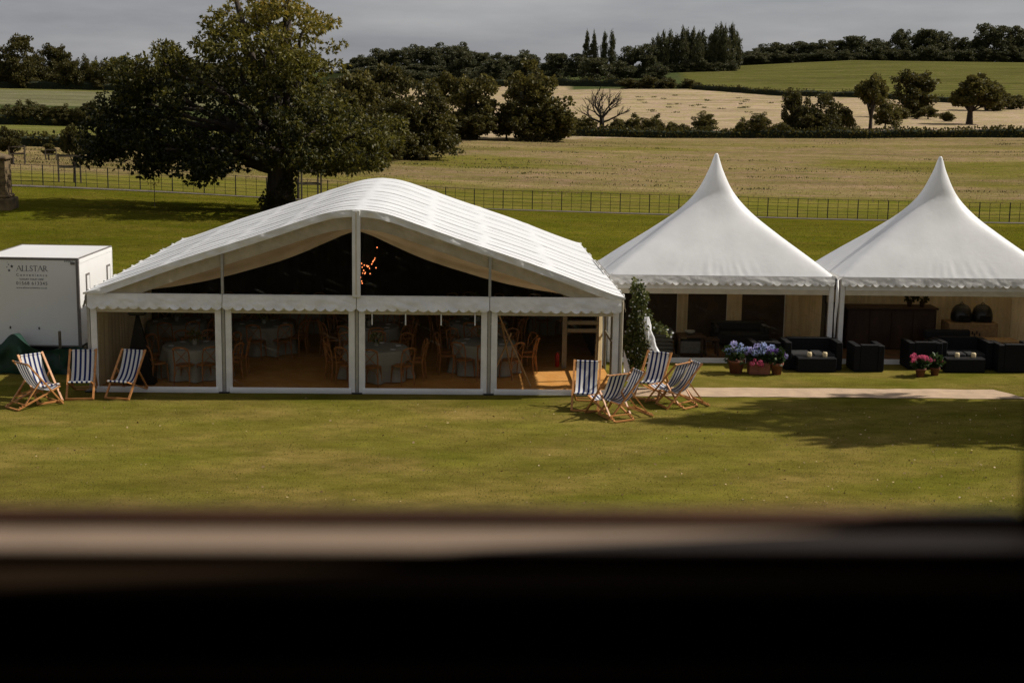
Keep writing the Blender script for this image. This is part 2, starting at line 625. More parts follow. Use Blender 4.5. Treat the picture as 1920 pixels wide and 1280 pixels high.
# ------------------------------------------------------------------ terrain
TP = []
for x_ in (-150, -60, -25, 0, 25, 60, 150):
    for y_ in (-60, 0, 25, 48):
        TP.append((x_, y_, 0))
TP += [(-25, 70, .80), (-17.4, 70, .66), (-12.2, 74, .62), (-19, 75, .58), (3.6, 70, -.05), (16, 66, .05), (30, 66, .0),
       (-30.4, 86, .91), (-22, 87, .6), (-15.6, 89, .14), (-1.6, 93, -.67), (9.4, 93, -.81), (19.5, 92, -.87), (30.8, 91, -.85),
       (-48, 150, .35), (-67, 210, .94), (-96, 300, 2.7), (-135, 420, 5.5), (-15, 155, -.46), (-7, 200, .21), (22, 225, .1), (54, 230, .46),
       (80, 230, .87), (26, 300, 2.66), (36, 420, 7.9), (71, 400, 6.95), (77, 250, 1.94), (117, 380, 5.65), (93, 400, 7.3), (144, 620, 22.6),
       (212, 620, 22.6), (92, 580, 17.8), (56, 560, 15.5), (-66, 900, 18.2), (-125, 1000, 16.5),
       (-130, 90, 1.5), (130, 90, -1), (-200, 210, 2), (-300, 420, 7), (220, 230, 2), (330, 400, 9), (420, 620, 25), (-400, 480, 8), (-420, 900, 17),
       (350, 1000, 28), (80, 1000, 20), (0, 620, 12), (-30, 420, 5), (-60, 620, 9), (0, 1500, 8), (700, 1500, 10), (-700, 1500, 8), (0, 2600, -20), (1800, 2600, -20),
       (-1800, 2600, -20), (1200, 600, 20), (-1200, 600, 8)]
TPa = np.array(TP, float)
_n = len(TPa)
_K = np.linalg.norm(TPa[:, None, :2] - TPa[None, :, :2], axis=2)
_A = np.zeros((_n + 3, _n + 3))
_A[:_n, :_n] = _K
_A[:_n, _n] = 1
_A[:_n, _n + 1:] = TPa[:, :2]
_A[_n:, :_n] = _A[:_n, _n:].T
_W = np.linalg.solve(_A, np.concatenate([TPa[:, 2], [0, 0, 0]]))


def terr(x, y):
    x = np.asarray(x, float)
    y = np.asarray(y, float)
    sh = x.shape
    q = np.stack([x.ravel(), y.ravel()], 1)
    out = np.empty(len(q))
    for i in range(0, len(q), 20000):
        b = q[i:i + 20000]
        k = np.linalg.norm(b[:, None] - TPa[None, :, :2], axis=2)
        out[i:i + 20000] = k @ _W[:_n] + _W[_n] + b @ _W[_n + 1:]
    t = np.clip((q[:, 1] - 46) / 16, 0, 1)
    out *= t * t * (3 - 2 * t)
    return out.reshape(sh)


def tz(x, y):
    return float(terr(np.array([x]), np.array([y]))[0])


FPX_ = [20, 289, 497, 918, 1233, 1529, 1867]
FD_ = [86, 87, 89, 93, 93, 92, 91]


def fence_d(px):
    return np.interp(px, FPX_, FD_)


yy = np.concatenate([np.arange(-40, 110, 1.25), 110 * 1.018 ** np.arange(0, 178)])
ss = np.linspace(-1, 1, 261)
Wd = 70 + 0.72 * np.maximum(yy, 0)
GX = ss[None, :] * Wd[:, None]
GY = np.repeat(yy[:, None], len(ss), 1)
GZ = terr(GX, GY)
apx = 960 + 2667 * GX / np.maximum(GY, 15)
hn = np.array([mnoise.noise(Vector((x * .035, y * .035, 0))) for x, y in zip(GX.ravel(), GY.ravel())]).reshape(GX.shape)
hn2 = np.array([mnoise.noise(Vector((x * .03, y * .085, 5))) for x, y in zip(GX.ravel(), GY.ravel())]).reshape(GX.shape)
GZ += np.clip((GY - 108) / 20, 0, 1) * np.clip((GY[::-1] * 0 + 225 - GY) / 30, 0, 1) * 0.32 * np.array([mnoise.noise(Vector((x * .045, y * .16, 3))) for x, y in zip(GX.ravel(), GY.ravel())]).reshape(GX.shape)
col = np.zeros(GX.shape + (4,))
LAWN = np.array([.126, .107, .0185])
PARK = np.array([.088, .082, .008])
DRY = np.array([.172, .130, .054])
TAN = np.array([.285, .22, .122])
PAST = np.array([.115, .104, .018])
HILL = np.array([.098, .092, .026])
PALE = np.array([.12, .115, .055])  # left fields, colour darkened for the cloud shade over them
DARK = np.array([.05, .06, .02])


def ss_(a, b, x):
    t = np.clip((x - a) / (b - a), 0, 1)
    return (t * t * (3 - 2 * t))[..., None]


df = fence_d(apx)
h1 = np.interp(apx, [300, 480, 700, 870, 1230, 1600], [150, 150, 158, 202, 227, 231])
h2 = np.interp(apx, [1060, 1280, 1450, 1600, 1800, 1920], [440, 432, 402, 396, 382, 372])
c = LAWN + (PARK - LAWN) * ss_(38, 46, GY)
c = c + (PAST - c) * ss_(df - 1, df + 2, GY)
c = c + (DRY - c) * (ss_(df + 15, df + 24, GY + 12 * hn2 + 4 * hn))
gp = np.clip(ss_(-0.04, 0.26, hn2 + 0.4 * hn), 0, 1) * 0.85 * ss_(df + 4, df + 10, GY) * (1 - ss_(h1 - 40, h1, GY))
c = c + (PAST - c) * gp
lf = (apx < 600)[..., None]
md = ((apx >= 600) & (apx < 1060))[..., None]
rt = (apx >= 1060)[..., None]
b1 = ss_(h1 - 1, h1 + 1, GY)
beyond_l = np.where(GY[..., None] < 210, PALE * [.9, .92, .5], np.where(GY[..., None] < 298, DARK, np.where(GY[..., None] < 405, PALE, np.where(GY[..., None] < 425, HILL, DARK))))
beyond_m = np.where(GY[..., None] < 478, TAN, np.where(GY[..., None] < 950, DARK * .35, DRY * [1.1, .75, .6]))
beyond_r = np.where(GY[..., None] < h2[..., None], TAN, np.where(GY[..., None] < 632, np.where(apx[..., None] > 1270, HILL, DARK), DARK))
beyond = np.where(lf, beyond_l, np.where(md, beyond_m, beyond_r))
c = c + (beyond - c) * b1
col[..., :3] = np.clip(c, 0.004, 1)
col[..., 3] = ((GY > h2) & (GY < 632) & (apx > 1270)) * 1.0
ny, nx = GX.shape
me = bpy.data.meshes.new('ground')
V = np.stack([GX, GY, GZ], -1).reshape(-1, 3)
me.vertices.add(len(V))
me.vertices.foreach_set('co', V.reshape(-1).astype(np.float32))
ii = (np.arange(ny - 1)[:, None] * nx + np.arange(nx - 1)[None, :]).ravel()
Q = np.stack([ii, ii + 1, ii + nx + 1, ii + nx], 1).astype(np.int32)
me.loops.add(len(Q) * 4)
me.loops.foreach_set('vertex_index', Q.ravel())
me.polygons.add(len(Q))
me.polygons.foreach_set('loop_start', np.arange(0, len(Q) * 4, 4, dtype=np.int32))
me.update(calc_edges=True)
me.polygons.foreach_set('use_smooth', np.ones(len(Q), bool))
ca = me.color_attributes.new('field', 'FLOAT_COLOR', 'POINT')
ca.data.foreach_set('color', col.reshape(-1).astype(np.float32))


mw = me.attributes.new('mown', 'FLOAT', 'POINT')
mw.data.foreach_set('value', (GY < 44).astype(np.float32).ravel())


def ground_mat():
    m, t, b = new_mat('grass_and_fields')
    N = t.nodes
    at = N.new('ShaderNodeAttribute')
    at.attribute_name = 'field'
    tc = N.new('ShaderNodeTexCoord')

    def noise(scale, detail=6, sx=(1, 1, 1), rough=0.6):
        mp = N.new('ShaderNodeMapping')
        mp.inputs['Scale'].default_value = sx
        t.links.new(tc.outputs['Object'], mp.inputs[0])
        n = N.new('ShaderNodeTexNoise')
        n.inputs['Scale'].default_value = scale
        n.inputs['Detail'].default_value = detail
        n.inputs['Roughness'].default_value = rough
        t.links.new(mp.outputs[0], n.inputs[0])
        return n.outputs['Fac']

    def rng(v, a, b_, lo=0.3, hi=0.7):
        q = N.new('ShaderNodeMapRange')
        q.inputs[1].default_value, q.inputs[2].default_value = lo, hi
        q.inputs[3].default_value, q.inputs[4].default_value = a, b_
        t.links.new(v, q.inputs[0])
        return q.outputs[0]

    def mul(a, b_):
        q = N.new('ShaderNodeMath')
        q.operation = 'MULTIPLY'
        t.links.new(a, q.inputs[0])
        t.links.new(b_, q.inputs[1])
        return q.outputs[0]
    big = noise(0.35, 5, (1, 1.5, 1))
    mid = noise(2.2, 6, (0.7, 1.3, 1))
    fine = noise(26, 4, (1, 1, 1), 0.7)
    blade = noise(90, 3, (1, 0.6, 1), 0.7)
    vbig = noise(0.06, 6, (0.5, 2.2, 1), 0.65)
    k = mul(mul(mul(rng(vbig, 0.72, 1.28), rng(mid, 0.8, 1.22)), rng(fine, 0.68, 1.32)), rng(blade, 0.7, 1.3))
    sc = N.new('ShaderNodeVectorMath')
    sc.operation = 'SCALE'
    t.links.new(at.outputs['Color'], sc.inputs[0])
    t.links.new(k, sc.inputs['Scale'])
    # dry, trodden patches
    mx = N.new('ShaderNodeMix')
    mx.data_type = 'RGBA'
    mx.blend_type = 'MULTIPLY'
    mx.inputs['B'].default_value = (1.55, 1.25, 2.3, 1)
    t.links.new(mul(rng(big, 0.0, 0.8, 0.42, 0.68), rng(mid, 0.3, 1.0)), mx.inputs['Factor'])
    t.links.new(sc.outputs[0], mx.inputs['A'])
    grn = noise(0.5, 6, (0.6, 1.2, 1), 0.6)
    mg = N.new('ShaderNodeMix')
    mg.data_type = 'RGBA'
    mg.blend_type = 'MULTIPLY'
    mg.inputs['B'].default_value = (0.72, 0.90, 0.5, 1)
    t.links.new(rng(grn, 0.0, 0.7, 0.44, 0.68), mg.inputs['Factor'])
    t.links.new(mx.outputs['Result'], mg.inputs['A'])
    mx = mg
    # mown lines on the far hill
    sep = N.new('ShaderNodeSeparateXYZ')
    t.links.new(tc.outputs['Object'], sep.inputs[0])
    wv = N.new('ShaderNodeTexWave')
    wv.wave_type = 'BANDS'
    wv.bands_direction = 'Y'
    wv.inputs['Scale'].default_value = 0.035
    wv.inputs['Distortion'].default_value = 2.0
    wv.inputs['Detail'].default_value = 3
    t.links.new(tc.outputs['Object'], wv.inputs[0])
    m2 = N.new('ShaderNodeMix')
    m2.data_type = 'RGBA'
    m2.blend_type = 'MULTIPLY'
    m2.inputs['B'].default_value = (0.72, 0.75, 0.7, 1)
    t.links.new(mul(wv.outputs['Fac'], at.outputs['Alpha']), m2.inputs['Factor'])
    t.links.new(mx.outputs['Result'], m2.inputs['A'])
    # mower passes on the front lawn
    am = N.new('ShaderNodeAttribute')
    am.attribute_name = 'mown'
    mq_ = N.new('ShaderNodeMapping')
    mq_.inputs['Rotation'].default_value = (0, 0, R(62))
    t.links.new(tc.outputs['Object'], mq_.inputs[0])
    w2 = N.new('ShaderNodeTexWave')
    w2.inputs['Scale'].default_value = 0.17
    w2.inputs['Distortion'].default_value = 1.2
    w2.inputs['Detail'].default_value = 2
    t.links.new(mq_.outputs[0], w2.inputs[0])
    m5 = N.new('ShaderNodeMix')
    m5.data_type = 'RGBA'
    m5.blend_type = 'MULTIPLY'
    m5.inputs['B'].default_value = (1.18, 1.15, 1.25, 1)
    t.links.new(mul(rng(w2.outputs['Fac'], 0.0, 1.0, 0.2, 0.8), am.outputs['Fac']), m5.inputs['Factor'])
    t.links.new(m2.outputs['Result'], m5.inputs['A'])
    t.links.new(m5.outputs['Result'], b.inputs['Base Color'])
    b.inputs['Roughness'].default_value = 1.0
    b.inputs['Specular IOR Level'].default_value = 0.0
    bp = N.new('ShaderNodeBump')
    bp.inputs['Strength'].default_value = 0.8
    bp.inputs['Distance'].default_value = 0.05
    t.links.new(mul(fine, blade), bp.inputs['Height'])
    t.links.new(bp.outputs[0], b.inputs['Normal'])
    return m


g = structure(link('ground', me, ground_mat()))

# gravel track along the park railing
trk = []
for px in np.linspace(-250, 2200, 120):
    d = float(fence_d(px))
    for off in (-1.9, -0.7):
        x = (px - 960) / 2667 * d
        y = d + off
        trk.append((x, y, tz(x, y) + 0.03))
b = MB()
b.add(trk, [(2 * i, 2 * i + 1, 2 * i + 3, 2 * i + 2) for i in range(119)])
structure(b.build('track', mat('gravel_track', (0.10, 0.08, 0.062), 0.95, 0.3, 1.5, bump=0.4, bscale=20)))

# jute walkway laid in front of the pavilions
b = MB()


def pathf(s, t):
    u = 12.2 + s * 8.9 + (0.45 * (1 - t) if s > 0.99 else 0)
    v = -0.1 + 1.02 * t + 0.02 * math.sin(u * 3)
    p = UV(u, v, 0.012 + 0.01 * mnoise.noise(Vector((u * 2, v * 3, 0))))
    return p


b.grid(pathf, 60, 6)
structure(b.build('path', M['jute'], smooth=True))

# ------------------------------------------------------------------ tent helpers
def nz(x, y, z=0.0):
    return mnoise.noise(Vector((x, y, z)))


def valance_mesh(width, ztop, zbot, n, seed, out=0.03):
    b = MB()

    def fn(s, t):
        x = s * width
        ph = (s * n) % 1.0
        sc = 0.060 * abs(math.sin(PI * ph)) ** 0.8 if 0 < s < 1 else 0.0
        z = ztop + (zbot + .05 - ztop) * t - sc * max(0, (t - .6) / .4)
        z_ = z
        t = (ztop - z) / (ztop - zbot)
        y = -0.05 * t - out * t * nz(x * 2.1 + z * 1.5, z * 2.0, seed) - 0.5 * out * t * nz(x * 6 - z * 5, z * 3, seed + 3)
        y -= 1.9 * out * t * abs(nz(x * 2.6 + z * 7, z * 3.5 - x * 1.4, seed + 11)) + .8 * out * t * abs(nz(x * 3.4 - z * 8, z * 3 + x, seed + 15))
        return (x, y, z_)
    b.grid(fn, n * 10, 8)
    return b


def wrinkled(fn, nu, nv):
    b = MB()
    b.grid(fn, nu, nv)
    return b


def curtain(p, q, z0, z1, pleat=0.16, depth=0.05, seed=0.0, nv=6):
    """pleated hanging cloth from p to q (local 2-D points)"""
    p, q = Vector(p), Vector(q)
    ln = (q - p).length
    d = (q - p) / ln
    nrm = Vector((-d.y, d.x))
    n = max(12, int(ln / pleat * 6))

    def fn(s, t):
        x = s * ln
        a = math.sin(2 * PI * x / pleat + 1.5 * nz(x * 1.3, 0, seed) * 3) * depth * (0.6 + 0.4 * t)
        a += 0.03 * nz(x * 0.8, t * 2, seed + 7)
        w_ = p + d * x + nrm * a
        return (w_.x, w_.y, z1 + (z0 - z1) * t)
    return wrinkled(fn, n, nv)


# ------------------------------------------------------------------ the clear-fronted marquee
ML = 11.75
PROF_S = [0, .35, .67, 1.0, 1.55, 2.3, 3.07, 3.82, 4.57, 5.32, 6.0, 6.06]
PROF_Z = [4.20, 4.18, 4.12, 4.01, 3.82, 3.56, 3.31, 3.07, 2.80, 2.52, 2.28, 2.25]


def prof(u):
    s = abs(u - 6)
    z = 0
    for k in (-.25, -.12, 0, .12, .25):
        z += float(np.interp(abs(s + k), PROF_S, PROF_Z))
    return z / 5


mq = thing('marquee', 'large white marquee with curved ribbed roof and clear window front', 'marquee', MO, YAW)
# roof sheets between the ribs
edges = [0, .45, 1.05, 1.2, 1.95, 2.86, 3.02, 3.95, 4.9, 5.8, 5.96, 7.2, 8.5, 8.85, 10.2, ML]
for k in range(len(edges) - 1):
    v0, v1 = edges[k] - (0.14 if k == 0 else 0), edges[k + 1]

    def rf(s, t, v0=v0, v1=v1, k=k):
        u = -0.07 + 12.14 * s
        v = v0 + (v1 - v0) * t
        e = math.sin(PI * t)
        z = prof(u) - 0.007 * e + 0.010 * nz(u * .9, v * 2, 1.0)
        for pu in (1.6, 3.1, 4.4, 6.0, 7.6, 8.9, 10.4):
            z += 0.022 * math.exp(-((u - pu - .05 * math.sin(v * 2 + pu)) / .09) ** 2) * (.4 + .6 * e)
        z += 0.006 * nz(u * 3, v * 2.2, 9) * e
        return (u, v, z)
    wrinkled(rf, 90, 8).build('roof_panel', M['pvc'], mq, True)
for k in range(1, len(edges) - 1):
    b = MB()
    b.tube([(u, edges[k], prof(u) + 0.010 * nz(u * .9, edges[k] * 2, 1.0) + .003) for u in np.linspace(-0.06, 12.06, 120)], .004, 4)
    _ = (0 for u  in ())
    b.build('roof_seam', M['alu'], mq)
# ribs' end caps sticking out along both eaves
for u, sgn in ((-.09, -1), (12.09, 1)):
    for k in range(1, len(edges)):
        b = MB()
        b.bbox((u - .03, edges[k] - .035, 2.20), (u + .03, edges[k] + .035, 2.29), .012)
        b.build('eave_cap', M['pvc_soft'], mq)


def edge_band(z_off0, z_off1, v, amp, u0, u1, seed, vbot=None):
    def fn(s, t):
        u = u0 + (u1 - u0) * s
        z = prof(u) + z_off0 + (z_off1 - z_off0) * t
        z = max(z, 2.25)
        vv = v + (0 if vbot is None else (vbot - v) * t)
        return (u, vv - amp * nz(u * 4 + z * 2, z * 6, seed) - amp * .7 * nz(u * 14 + z * 10, z * 8, seed + 2), z)
    return wrinkled(fn, 140, 5)


edge_band(0.012, -0.15, -0.15, 0.034, -0.07, 12.07, 2.0).build('gable_edge_band', M['pvc_soft'], mq, True)
for (u0, u1, sd) in ((0.0, 5.93, 5.0), (6.07, 12.0, 8.0)):
    edge_band(-0.13, -0.44, 0.02, 0.03, u0, u1, sd).build('beam_cover', M['cream'], mq, True)


def swag_z(u):
    s = 1 - abs(u - 6) / 6
    return 2.25 + float(np.mean([np.interp(min(1, max(0, s + q)), [0, .17, .363, .5, .742, .867, 1], [0, .02, .19, .37, .80, 1.13, 1.50]) for q in (-.06, -.03, 0, .03, .06)]))


for (u0, u1, sd) in ((0.0, 5.98, 1.0), (6.02, 12.0, 4.0)):
    def sw(s, t, u0=u0, u1=u1, sd=sd):
        u = u0 + (u1 - u0) * s
        zt = prof(u) - 0.30
        zb = min(swag_z(u), zt - .02)
        z = zt + (zb - zt) * t
        v = 0.62 - 0.42 * t + 0.035 * nz(u * 3, t * 5, sd) + 0.02 * math.sin(t * 14 + u)
        return (u, v, z)
    wrinkled(sw, 70, 10).build('lining_swag', M['swag'], mq, True)
# black ceiling lining and closed back
wrinkled(lambda s, t: (0.05 + 11.9 * s, 0.9 + (ML - 1.05) * t, prof(0.05 + 11.9 * s) - .16 - .12 * abs(math.sin(t * PI * 4)) * min(1, 4 * min(s, 1 - s))), 50, 32).build('ceiling_lining', M['black_cloth'], mq, True)


def backf(s, t):
    u = 0.02 + 11.96 * s
    zt = prof(u) - .1
    return (u, ML - .12 + .05 * math.sin(u * 17), 0.05 + (zt - .05) * t)


wrinkled(backf, 220, 4).build('back_drape', M['brown_cloth'], mq, True)
wrinkled(lambda s, t: (0.0 + 12 * s, ML, (prof(12 * s) - .02) * t), 60, 3).build('back_wall', M['pvc'], mq, True)
# side walls: white outside, ivory drapes inside
MB().box((-.02, 0.1, 0.0), (0.02, ML, 2.2)).build('side_wall', M['pvc'], mq)
curtain((0.14, .12), (0.14, 6.0), 0.06, 2.25, .34, .05, 3).build('side_curtain', M['ivory'], mq, True)
curtain((0.14, 6.0), (0.14, ML - .2), 0.06, 2.25, .34, .05, 6).build('side_curtain', M['brown_cloth'], mq, True)
MB().box((11.98, 3.05, 0.0), (12.02, ML, 2.2)).build('side_wall', M['pvc'], mq)
curtain((11.86, 4.6), (11.86, ML - .2), 0.06, 2.25, .34, .05, 9).build('side_curtain', M['brown_cloth'], mq, True)
curtain((11.84, 2.75), (11.84, 3.6), 0.06, 2.25, .22, .06, 5).build('side_curtain', M['ivory'], mq, True)
# side eave valances
for u, s in ((-.06, -1), (12.06, 1)):
    b = valance_mesh(ML, 2.24, 1.93, 48, 3.3 + s)
    o = b.build('valance', M['pvc_soft'], mq, True)
    o.location = (u, 0 if s > 0 else ML, 0)
    o.rotation_euler = (0, 0, PI / 2 * s)
# front: four window bays
vb = None
for k in range(4):
    u0 = 3 * k
    b = MB()
    b.bbox((u0 + .045, -.03, 0.0), (u0 + .185, .03, 2.1), .008)
    b.build('window_stile', M['pvc_soft'], mq)
    b = MB()
    b.bbox((u0 + 2.815, -.03, 0.0), (u0 + 2.955, .03, 2.1), .008)
    b.build('window_stile', M['pvc_soft'], mq)
    wrinkled(lambda s, t, u0=u0: (u0 + .13 + 2.74 * s, -.045 - .012 * math.sin(t * PI) - .006 * nz(s * 40, t * 3, k), 0.005 + .135 * t), 60, 5).build('bottom_rail', M['pvc'], mq, True)
    MB().bbox((u0 + .185, -.02, 1.835), (u0 + 2.815, .02, 1.90), .006).build('top_strip', M['cream'], mq)
    MB().bbox((u0 + .186, -.026, 1.9), (u0 + 2.814, .026, 2.08), .006).build('window_head', M['pvc_soft'], mq)
    MB().add([(u0 + .15, 0, .1), (u0 + 2.85, 0, .1), (u0 + 2.85, 0, 1.86), (u0 + .15, 0, 1.86)], [(0, 1, 2, 3)]).build('window_pane', M['clear'], mq)
    o = valance_mesh(2.985, 2.24, 1.93, 13, k * 2.7, .042).build('valance', M['pvc_soft'], mq, True)
    o.location = (u0 + .007, -.09, 0)
    MB().box((u0 + .01, -.085, 2.235), (u0 + 2.99, .03, 2.26)).build('eave_bar', M['pvc_soft'], mq)
for k in range(5):
    b = MB()
    b.bbox((3 * k - .035, -.02, 0), (3 * k + .035, .08, 2.25), .006)
    b.build('post', M['alu'], mq)
    MB().bbox((3 * k - .12, -.10, 0), (3 * k + .12, .12, .035), .01).build('foot_plate', M['blackmetal'], mq)
MB().bbox((12.0, -.03, 0.0), (12.05, .14, 2.2), .01).build('corner_post', M['cream'], mq)
# gable windows and mullions
for u in (3.0, 9.0):
    MB().bbox((u - .03, -.06, 2.26), (u + .03, .03, prof(u) - .06), .008).build('gable_mullion', M['alu'], mq)
MB().bbox((5.91, -.175, 2.24), (6.09, -.03, prof(6) - .0), .012).build('gable_mullion', M['pvc_soft'], mq)
MB().bbox((5.985, -.185, 2.3), (6.015, -.175, prof(6) - .04), .004).build('mullion_strap', M['cream'], mq)
for (u0, u1) in ((.15, 2.97), (3.03, 5.91), (6.09, 8.97), (9.03, 11.85)):
    wrinkled(lambda s, t, u0=u0, u1=u1: (u0 + (u1 - u0) * s, 0.0, 2.25 + (prof(u0 + (u1 - u0) * s) - .12 - 2.25) * t), 12, 1).build('gable_pane', M['clear'], mq)
# window straps
for px in (697, 760, 827, 891):
    p = atd(px, 595, 31.6)
    u = (p - MO).dot(MR)
    MB().bbox((u - .014, -.055, 1.60), (u + .014, -.04, 1.87), .004).build('window_strap', M['pvc'], mq)
# glazed door bay on the right side (open sunlit side)
for v in (.10, 1.52, 2.96):
    MB().bbox((11.94, v - .04, 0.03), (12.0, v + .04, 2.15), .006).build('door_post', M['doorframe'], mq)
for z in (1.0, ):
    MB().bbox((11.95, .142, z - .035), (11.99, 1.478, z + .035), .006).build('door_rail', M['doorframe'], mq)
    MB().bbox((11.95, 1.562, z - .035), (11.99, 2.918, z + .035), .006).build('door_rail', M['doorframe'], mq)
# the open door leaf standing back into the tent
for (a, b_) in (((10.95, 2.9), (10.95, 2.9)), ((11.84, 2.95), (11.84, 2.95))):
    MB().bbox((a[0] - .06, a[1] - .03, .06), (a[0] + .06, a[1] + .03, 2.1), .008).build('door_stile', M['doorframe'], mq)
for z in (1.02, 1.22, 2.04):
    MB().bbox((11.015, 2.89, z - .05), (11.775, 2.95, z + .05), .008).build('door_rail', M['doorframe'], mq)

# floor matting
b = MB()
b.grid(lambda s, t: (0.03 + 11.94 * s, .06 + (ML - .2) * t, 0.05 + .004 * nz(s * 20, t * 20)), 40, 40)
o = structure(b.build('marquee_floor', M['coir'], None, True))
o.location = MO
o.rotation_euler = (0, 0, YAW)
b = MB()
b.box((0.03, .06, 0.004), (11.97, ML - .14, 0.04))
o = structure(b.build('floor_base', M['darkwood']))
o.location = MO
o.rotation_euler = (0, 0, YAW)

# ------------------------------------------------------------------ peaked pavilions
PW, PZ = [0.05, .075, .2, .48, .95, 1.63, 2.35, 2.92], [5.30, 5.22, 4.87, 4.33, 3.8, 3.25, 2.72, 2.28]


def pav(u0, label, idx, back):
    T = thing('peaked_pavilion', label, 'pavilion', UV(u0, 4.1), YAW)
    h = 2.92
    hy = 1.56
    cx, cy = h, hy
    zs = np.array(PZ)
    ws = np.array(PW)
    # smooth profile by cubic (catmull) through the points
    lv = 40
    prof_w = []
    for i in range(lv + 1):
        t = i / lv * (len(ws) - 1)
        k = min(int(t), len(ws) - 2)
        f = t - k
        p0, p1, p2, p3 = (np.array([ws[max(k - 1, 0)], zs[max(k - 1, 0)]]), np.array([ws[k], zs[k]]), np.array([ws[k + 1], zs[k + 1]]), np.array([ws[min(k + 2, len(ws) - 1)], zs[min(k + 2, len(ws) - 1)]]))
        q = 0.5 * ((2 * p1) + (p2 - p0) * f + (2 * p0 - 5 * p1 + 4 * p2 - p3) * f * f + (3 * p1 - p0 - 3 * p2 + p3) * f ** 3)
        prof_w.append(q)
    na = 384

    def cone(side):
        b = MB()
        vs, fs = [], []
        cols = na // 4 + 1
        for (w_, z) in prof_w:
            e = 2 + 26 * (w_ / h) ** 2.2
            for k in range(cols):
                a = -PI / 4 + (PI / 2) * k / (cols - 1) + side * PI / 2
                ca, sa = math.cos(a), math.sin(a)
                r_ = w_ / ((abs(ca) ** e + abs(sa) ** e) ** (1 / e))
                zz = z
                near = max(0, (w_ / h - .8) / .2)
                lat = abs((k / (cols - 1)) * 2 - 1)
                wr = max(0, 1 - lat * 1.35) * near * 0.035
                zz += wr * nz(math.tan((k / (cols - 1) - .5) * PI / 2 * .98) * h * 6.5, w_ * .6, idx * 3 + side)
                if w_ >= h - 1e-3:
                    zz = z
                vs.append((cx + r_ * ca, cy + r_ * sa * (hy / h + (1 - hy / h) * max(0, 1 - w_ / .5)), zz))
        for i in range(lv):
            for k in range(cols - 1):
                fs.append((i * cols + k, (i + 1) * cols + k, (i + 1) * cols + k + 1, i * cols + k + 1))
        b.add(vs, fs)
        return b
    for s in range(4):
        cone(s).build('canopy_panel', M['pvc'], T, True)
    MB().lathe([(.055, 5.24), (.05, 5.29), (.03, 5.325), (.001, 5.33)], 12, (cx, cy, 0)).build('peak_cap', M['pvc'], T, True)
    # inner lining
    b = MB()
    b.grid(lambda s, t: (.1 + (2 * h - .2) * s, .1 + (2 * hy - .2) * t, 2.2 + 1.6 * (1 - max(abs(2 * s - 1), abs(2 * t - 1)))), 24, 24)
    b.build('ceiling_lining', M['voile'], T, True)
    W_, D_ = 2 * h, 2 * hy
    for s in range(4):
        ln = (W_, D_)[s % 2]
        o = valance_mesh(ln - .02, 2.285, 2.05, (29, 15)[s % 2], idx * 5 + s * 1.7, .020).build('valance', M['pvc_soft'], T, True)
        o.location = [(.01, -.03, 0), (W_ + .03, .01, 0), (W_ - .01, D_ + .03, 0), (-.03, D_ - .01, 0)][s]
        o.rotation_euler = (0, 0, s * PI / 2)
        if s != 2:
            b = MB()
            b.bbox((.14, -.0, 1.93), (ln - .14, .06, 2.24), .008)
            o = b.build('eave_beam', M['pvc_soft'], T)
            o.location = [(0, 0, 0), (W_, 0, 0), (W_, D_, 0), (0, D_, 0)][s]
            o.rotation_euler = (0, 0, s * PI / 2)
    for (x, y) in ((0, 0), (W_ - .13, 0), (0, D_ - .13), (W_ - .13, D_ - .13)):
        MB().bbox((x + .002, y + .002, 0), (x + .128, y + .128, 2.26), .012).build('leg', M['pvc_soft'], T)
    wrinkled(lambda s, t: (.13 + (W_ - .26) * s, -.01 - .01 * nz(s * 50, t * 3, idx), .005 + .135 * t), 80, 4).build('bottom_rail', M['pvc'], T, True)
    MB().bbox((.13, .01, 1.80), (W_ - .13, .05, 1.93), .006).build('top_strip', M['cream'], T)
    if idx == 1:
        MB().add([(.13, .03, .14), (W_ - .13, .03, .14), (W_ - .13, .03, 1.8), (.13, .03, 1.8)], [(0, 1, 2, 3)]).build('window_pane', M['clear'], T)
    # back wall with lining
    MB().box((.13, D_ - .06, 0), (W_ - .13, D_ - .02, 2.24)).build('back_wall', M['pvc'], T)
    for (x0, x1, mt_, pl) in back:
        yb = D_ - .16 - (0.06 if mt_ == 'brown_cloth' else 0.14)
        curtain((x0, yb), (x1, yb), .06, 2.22, pl, .04 if mt_ != 'brown_cloth' else .01, x0).build('back_curtain', M[mt_], T, True)
    # side cloths
    if idx == 1:
        MB().box((.03, .13, 0), (.06, D_ - .13, 2.2)).build('side_wall', M['pvc'], T)
        curtain((.16, .2), (.16, D_ - .2), .06, 2.2, .3, .04, 2).build('side_curtain', M['brown_cloth'], T, True)
        curtain((W_ - .22, .35), (W_ - .22, D_ - .35), .06, 2.2, .24, .05, 2).build('side_curtain', M['ivory'], T, True)
    else:
        MB().box((W_ - .06, .13, 0), (W_ - .03, D_ - .13, 2.2)).build('side_wall', M['pvc'], T)
        curtain((W_ - .16, .2), (W_ - .16, D_ - .2), .06, 2.2, .26, .04, 4).build('side_curtain', M['ivory'], T, True)
    # ties down the corner
    MB().tube([(W_ + .06, -.02, 2.2), (W_ + .07, -.04, 1.7), (W_ + .05, -.02, 1.2), (W_ + .06, .0, .5)], [.03, .045, .03, .012], 6).build('rolled_tie', M['pvc_soft'], T, True)
    b = MB()
    b.grid(lambda s, t: (.14 + (W_ - .28) * s, .05 + (D_ - .2) * t, .045), 6, 6)
    o = structure(b.build('pavilion_floor', M['darkmat']))
    o.location = UV(u0, 4.1)
    o.rotation_euler = (0, 0, YAW)
    return T


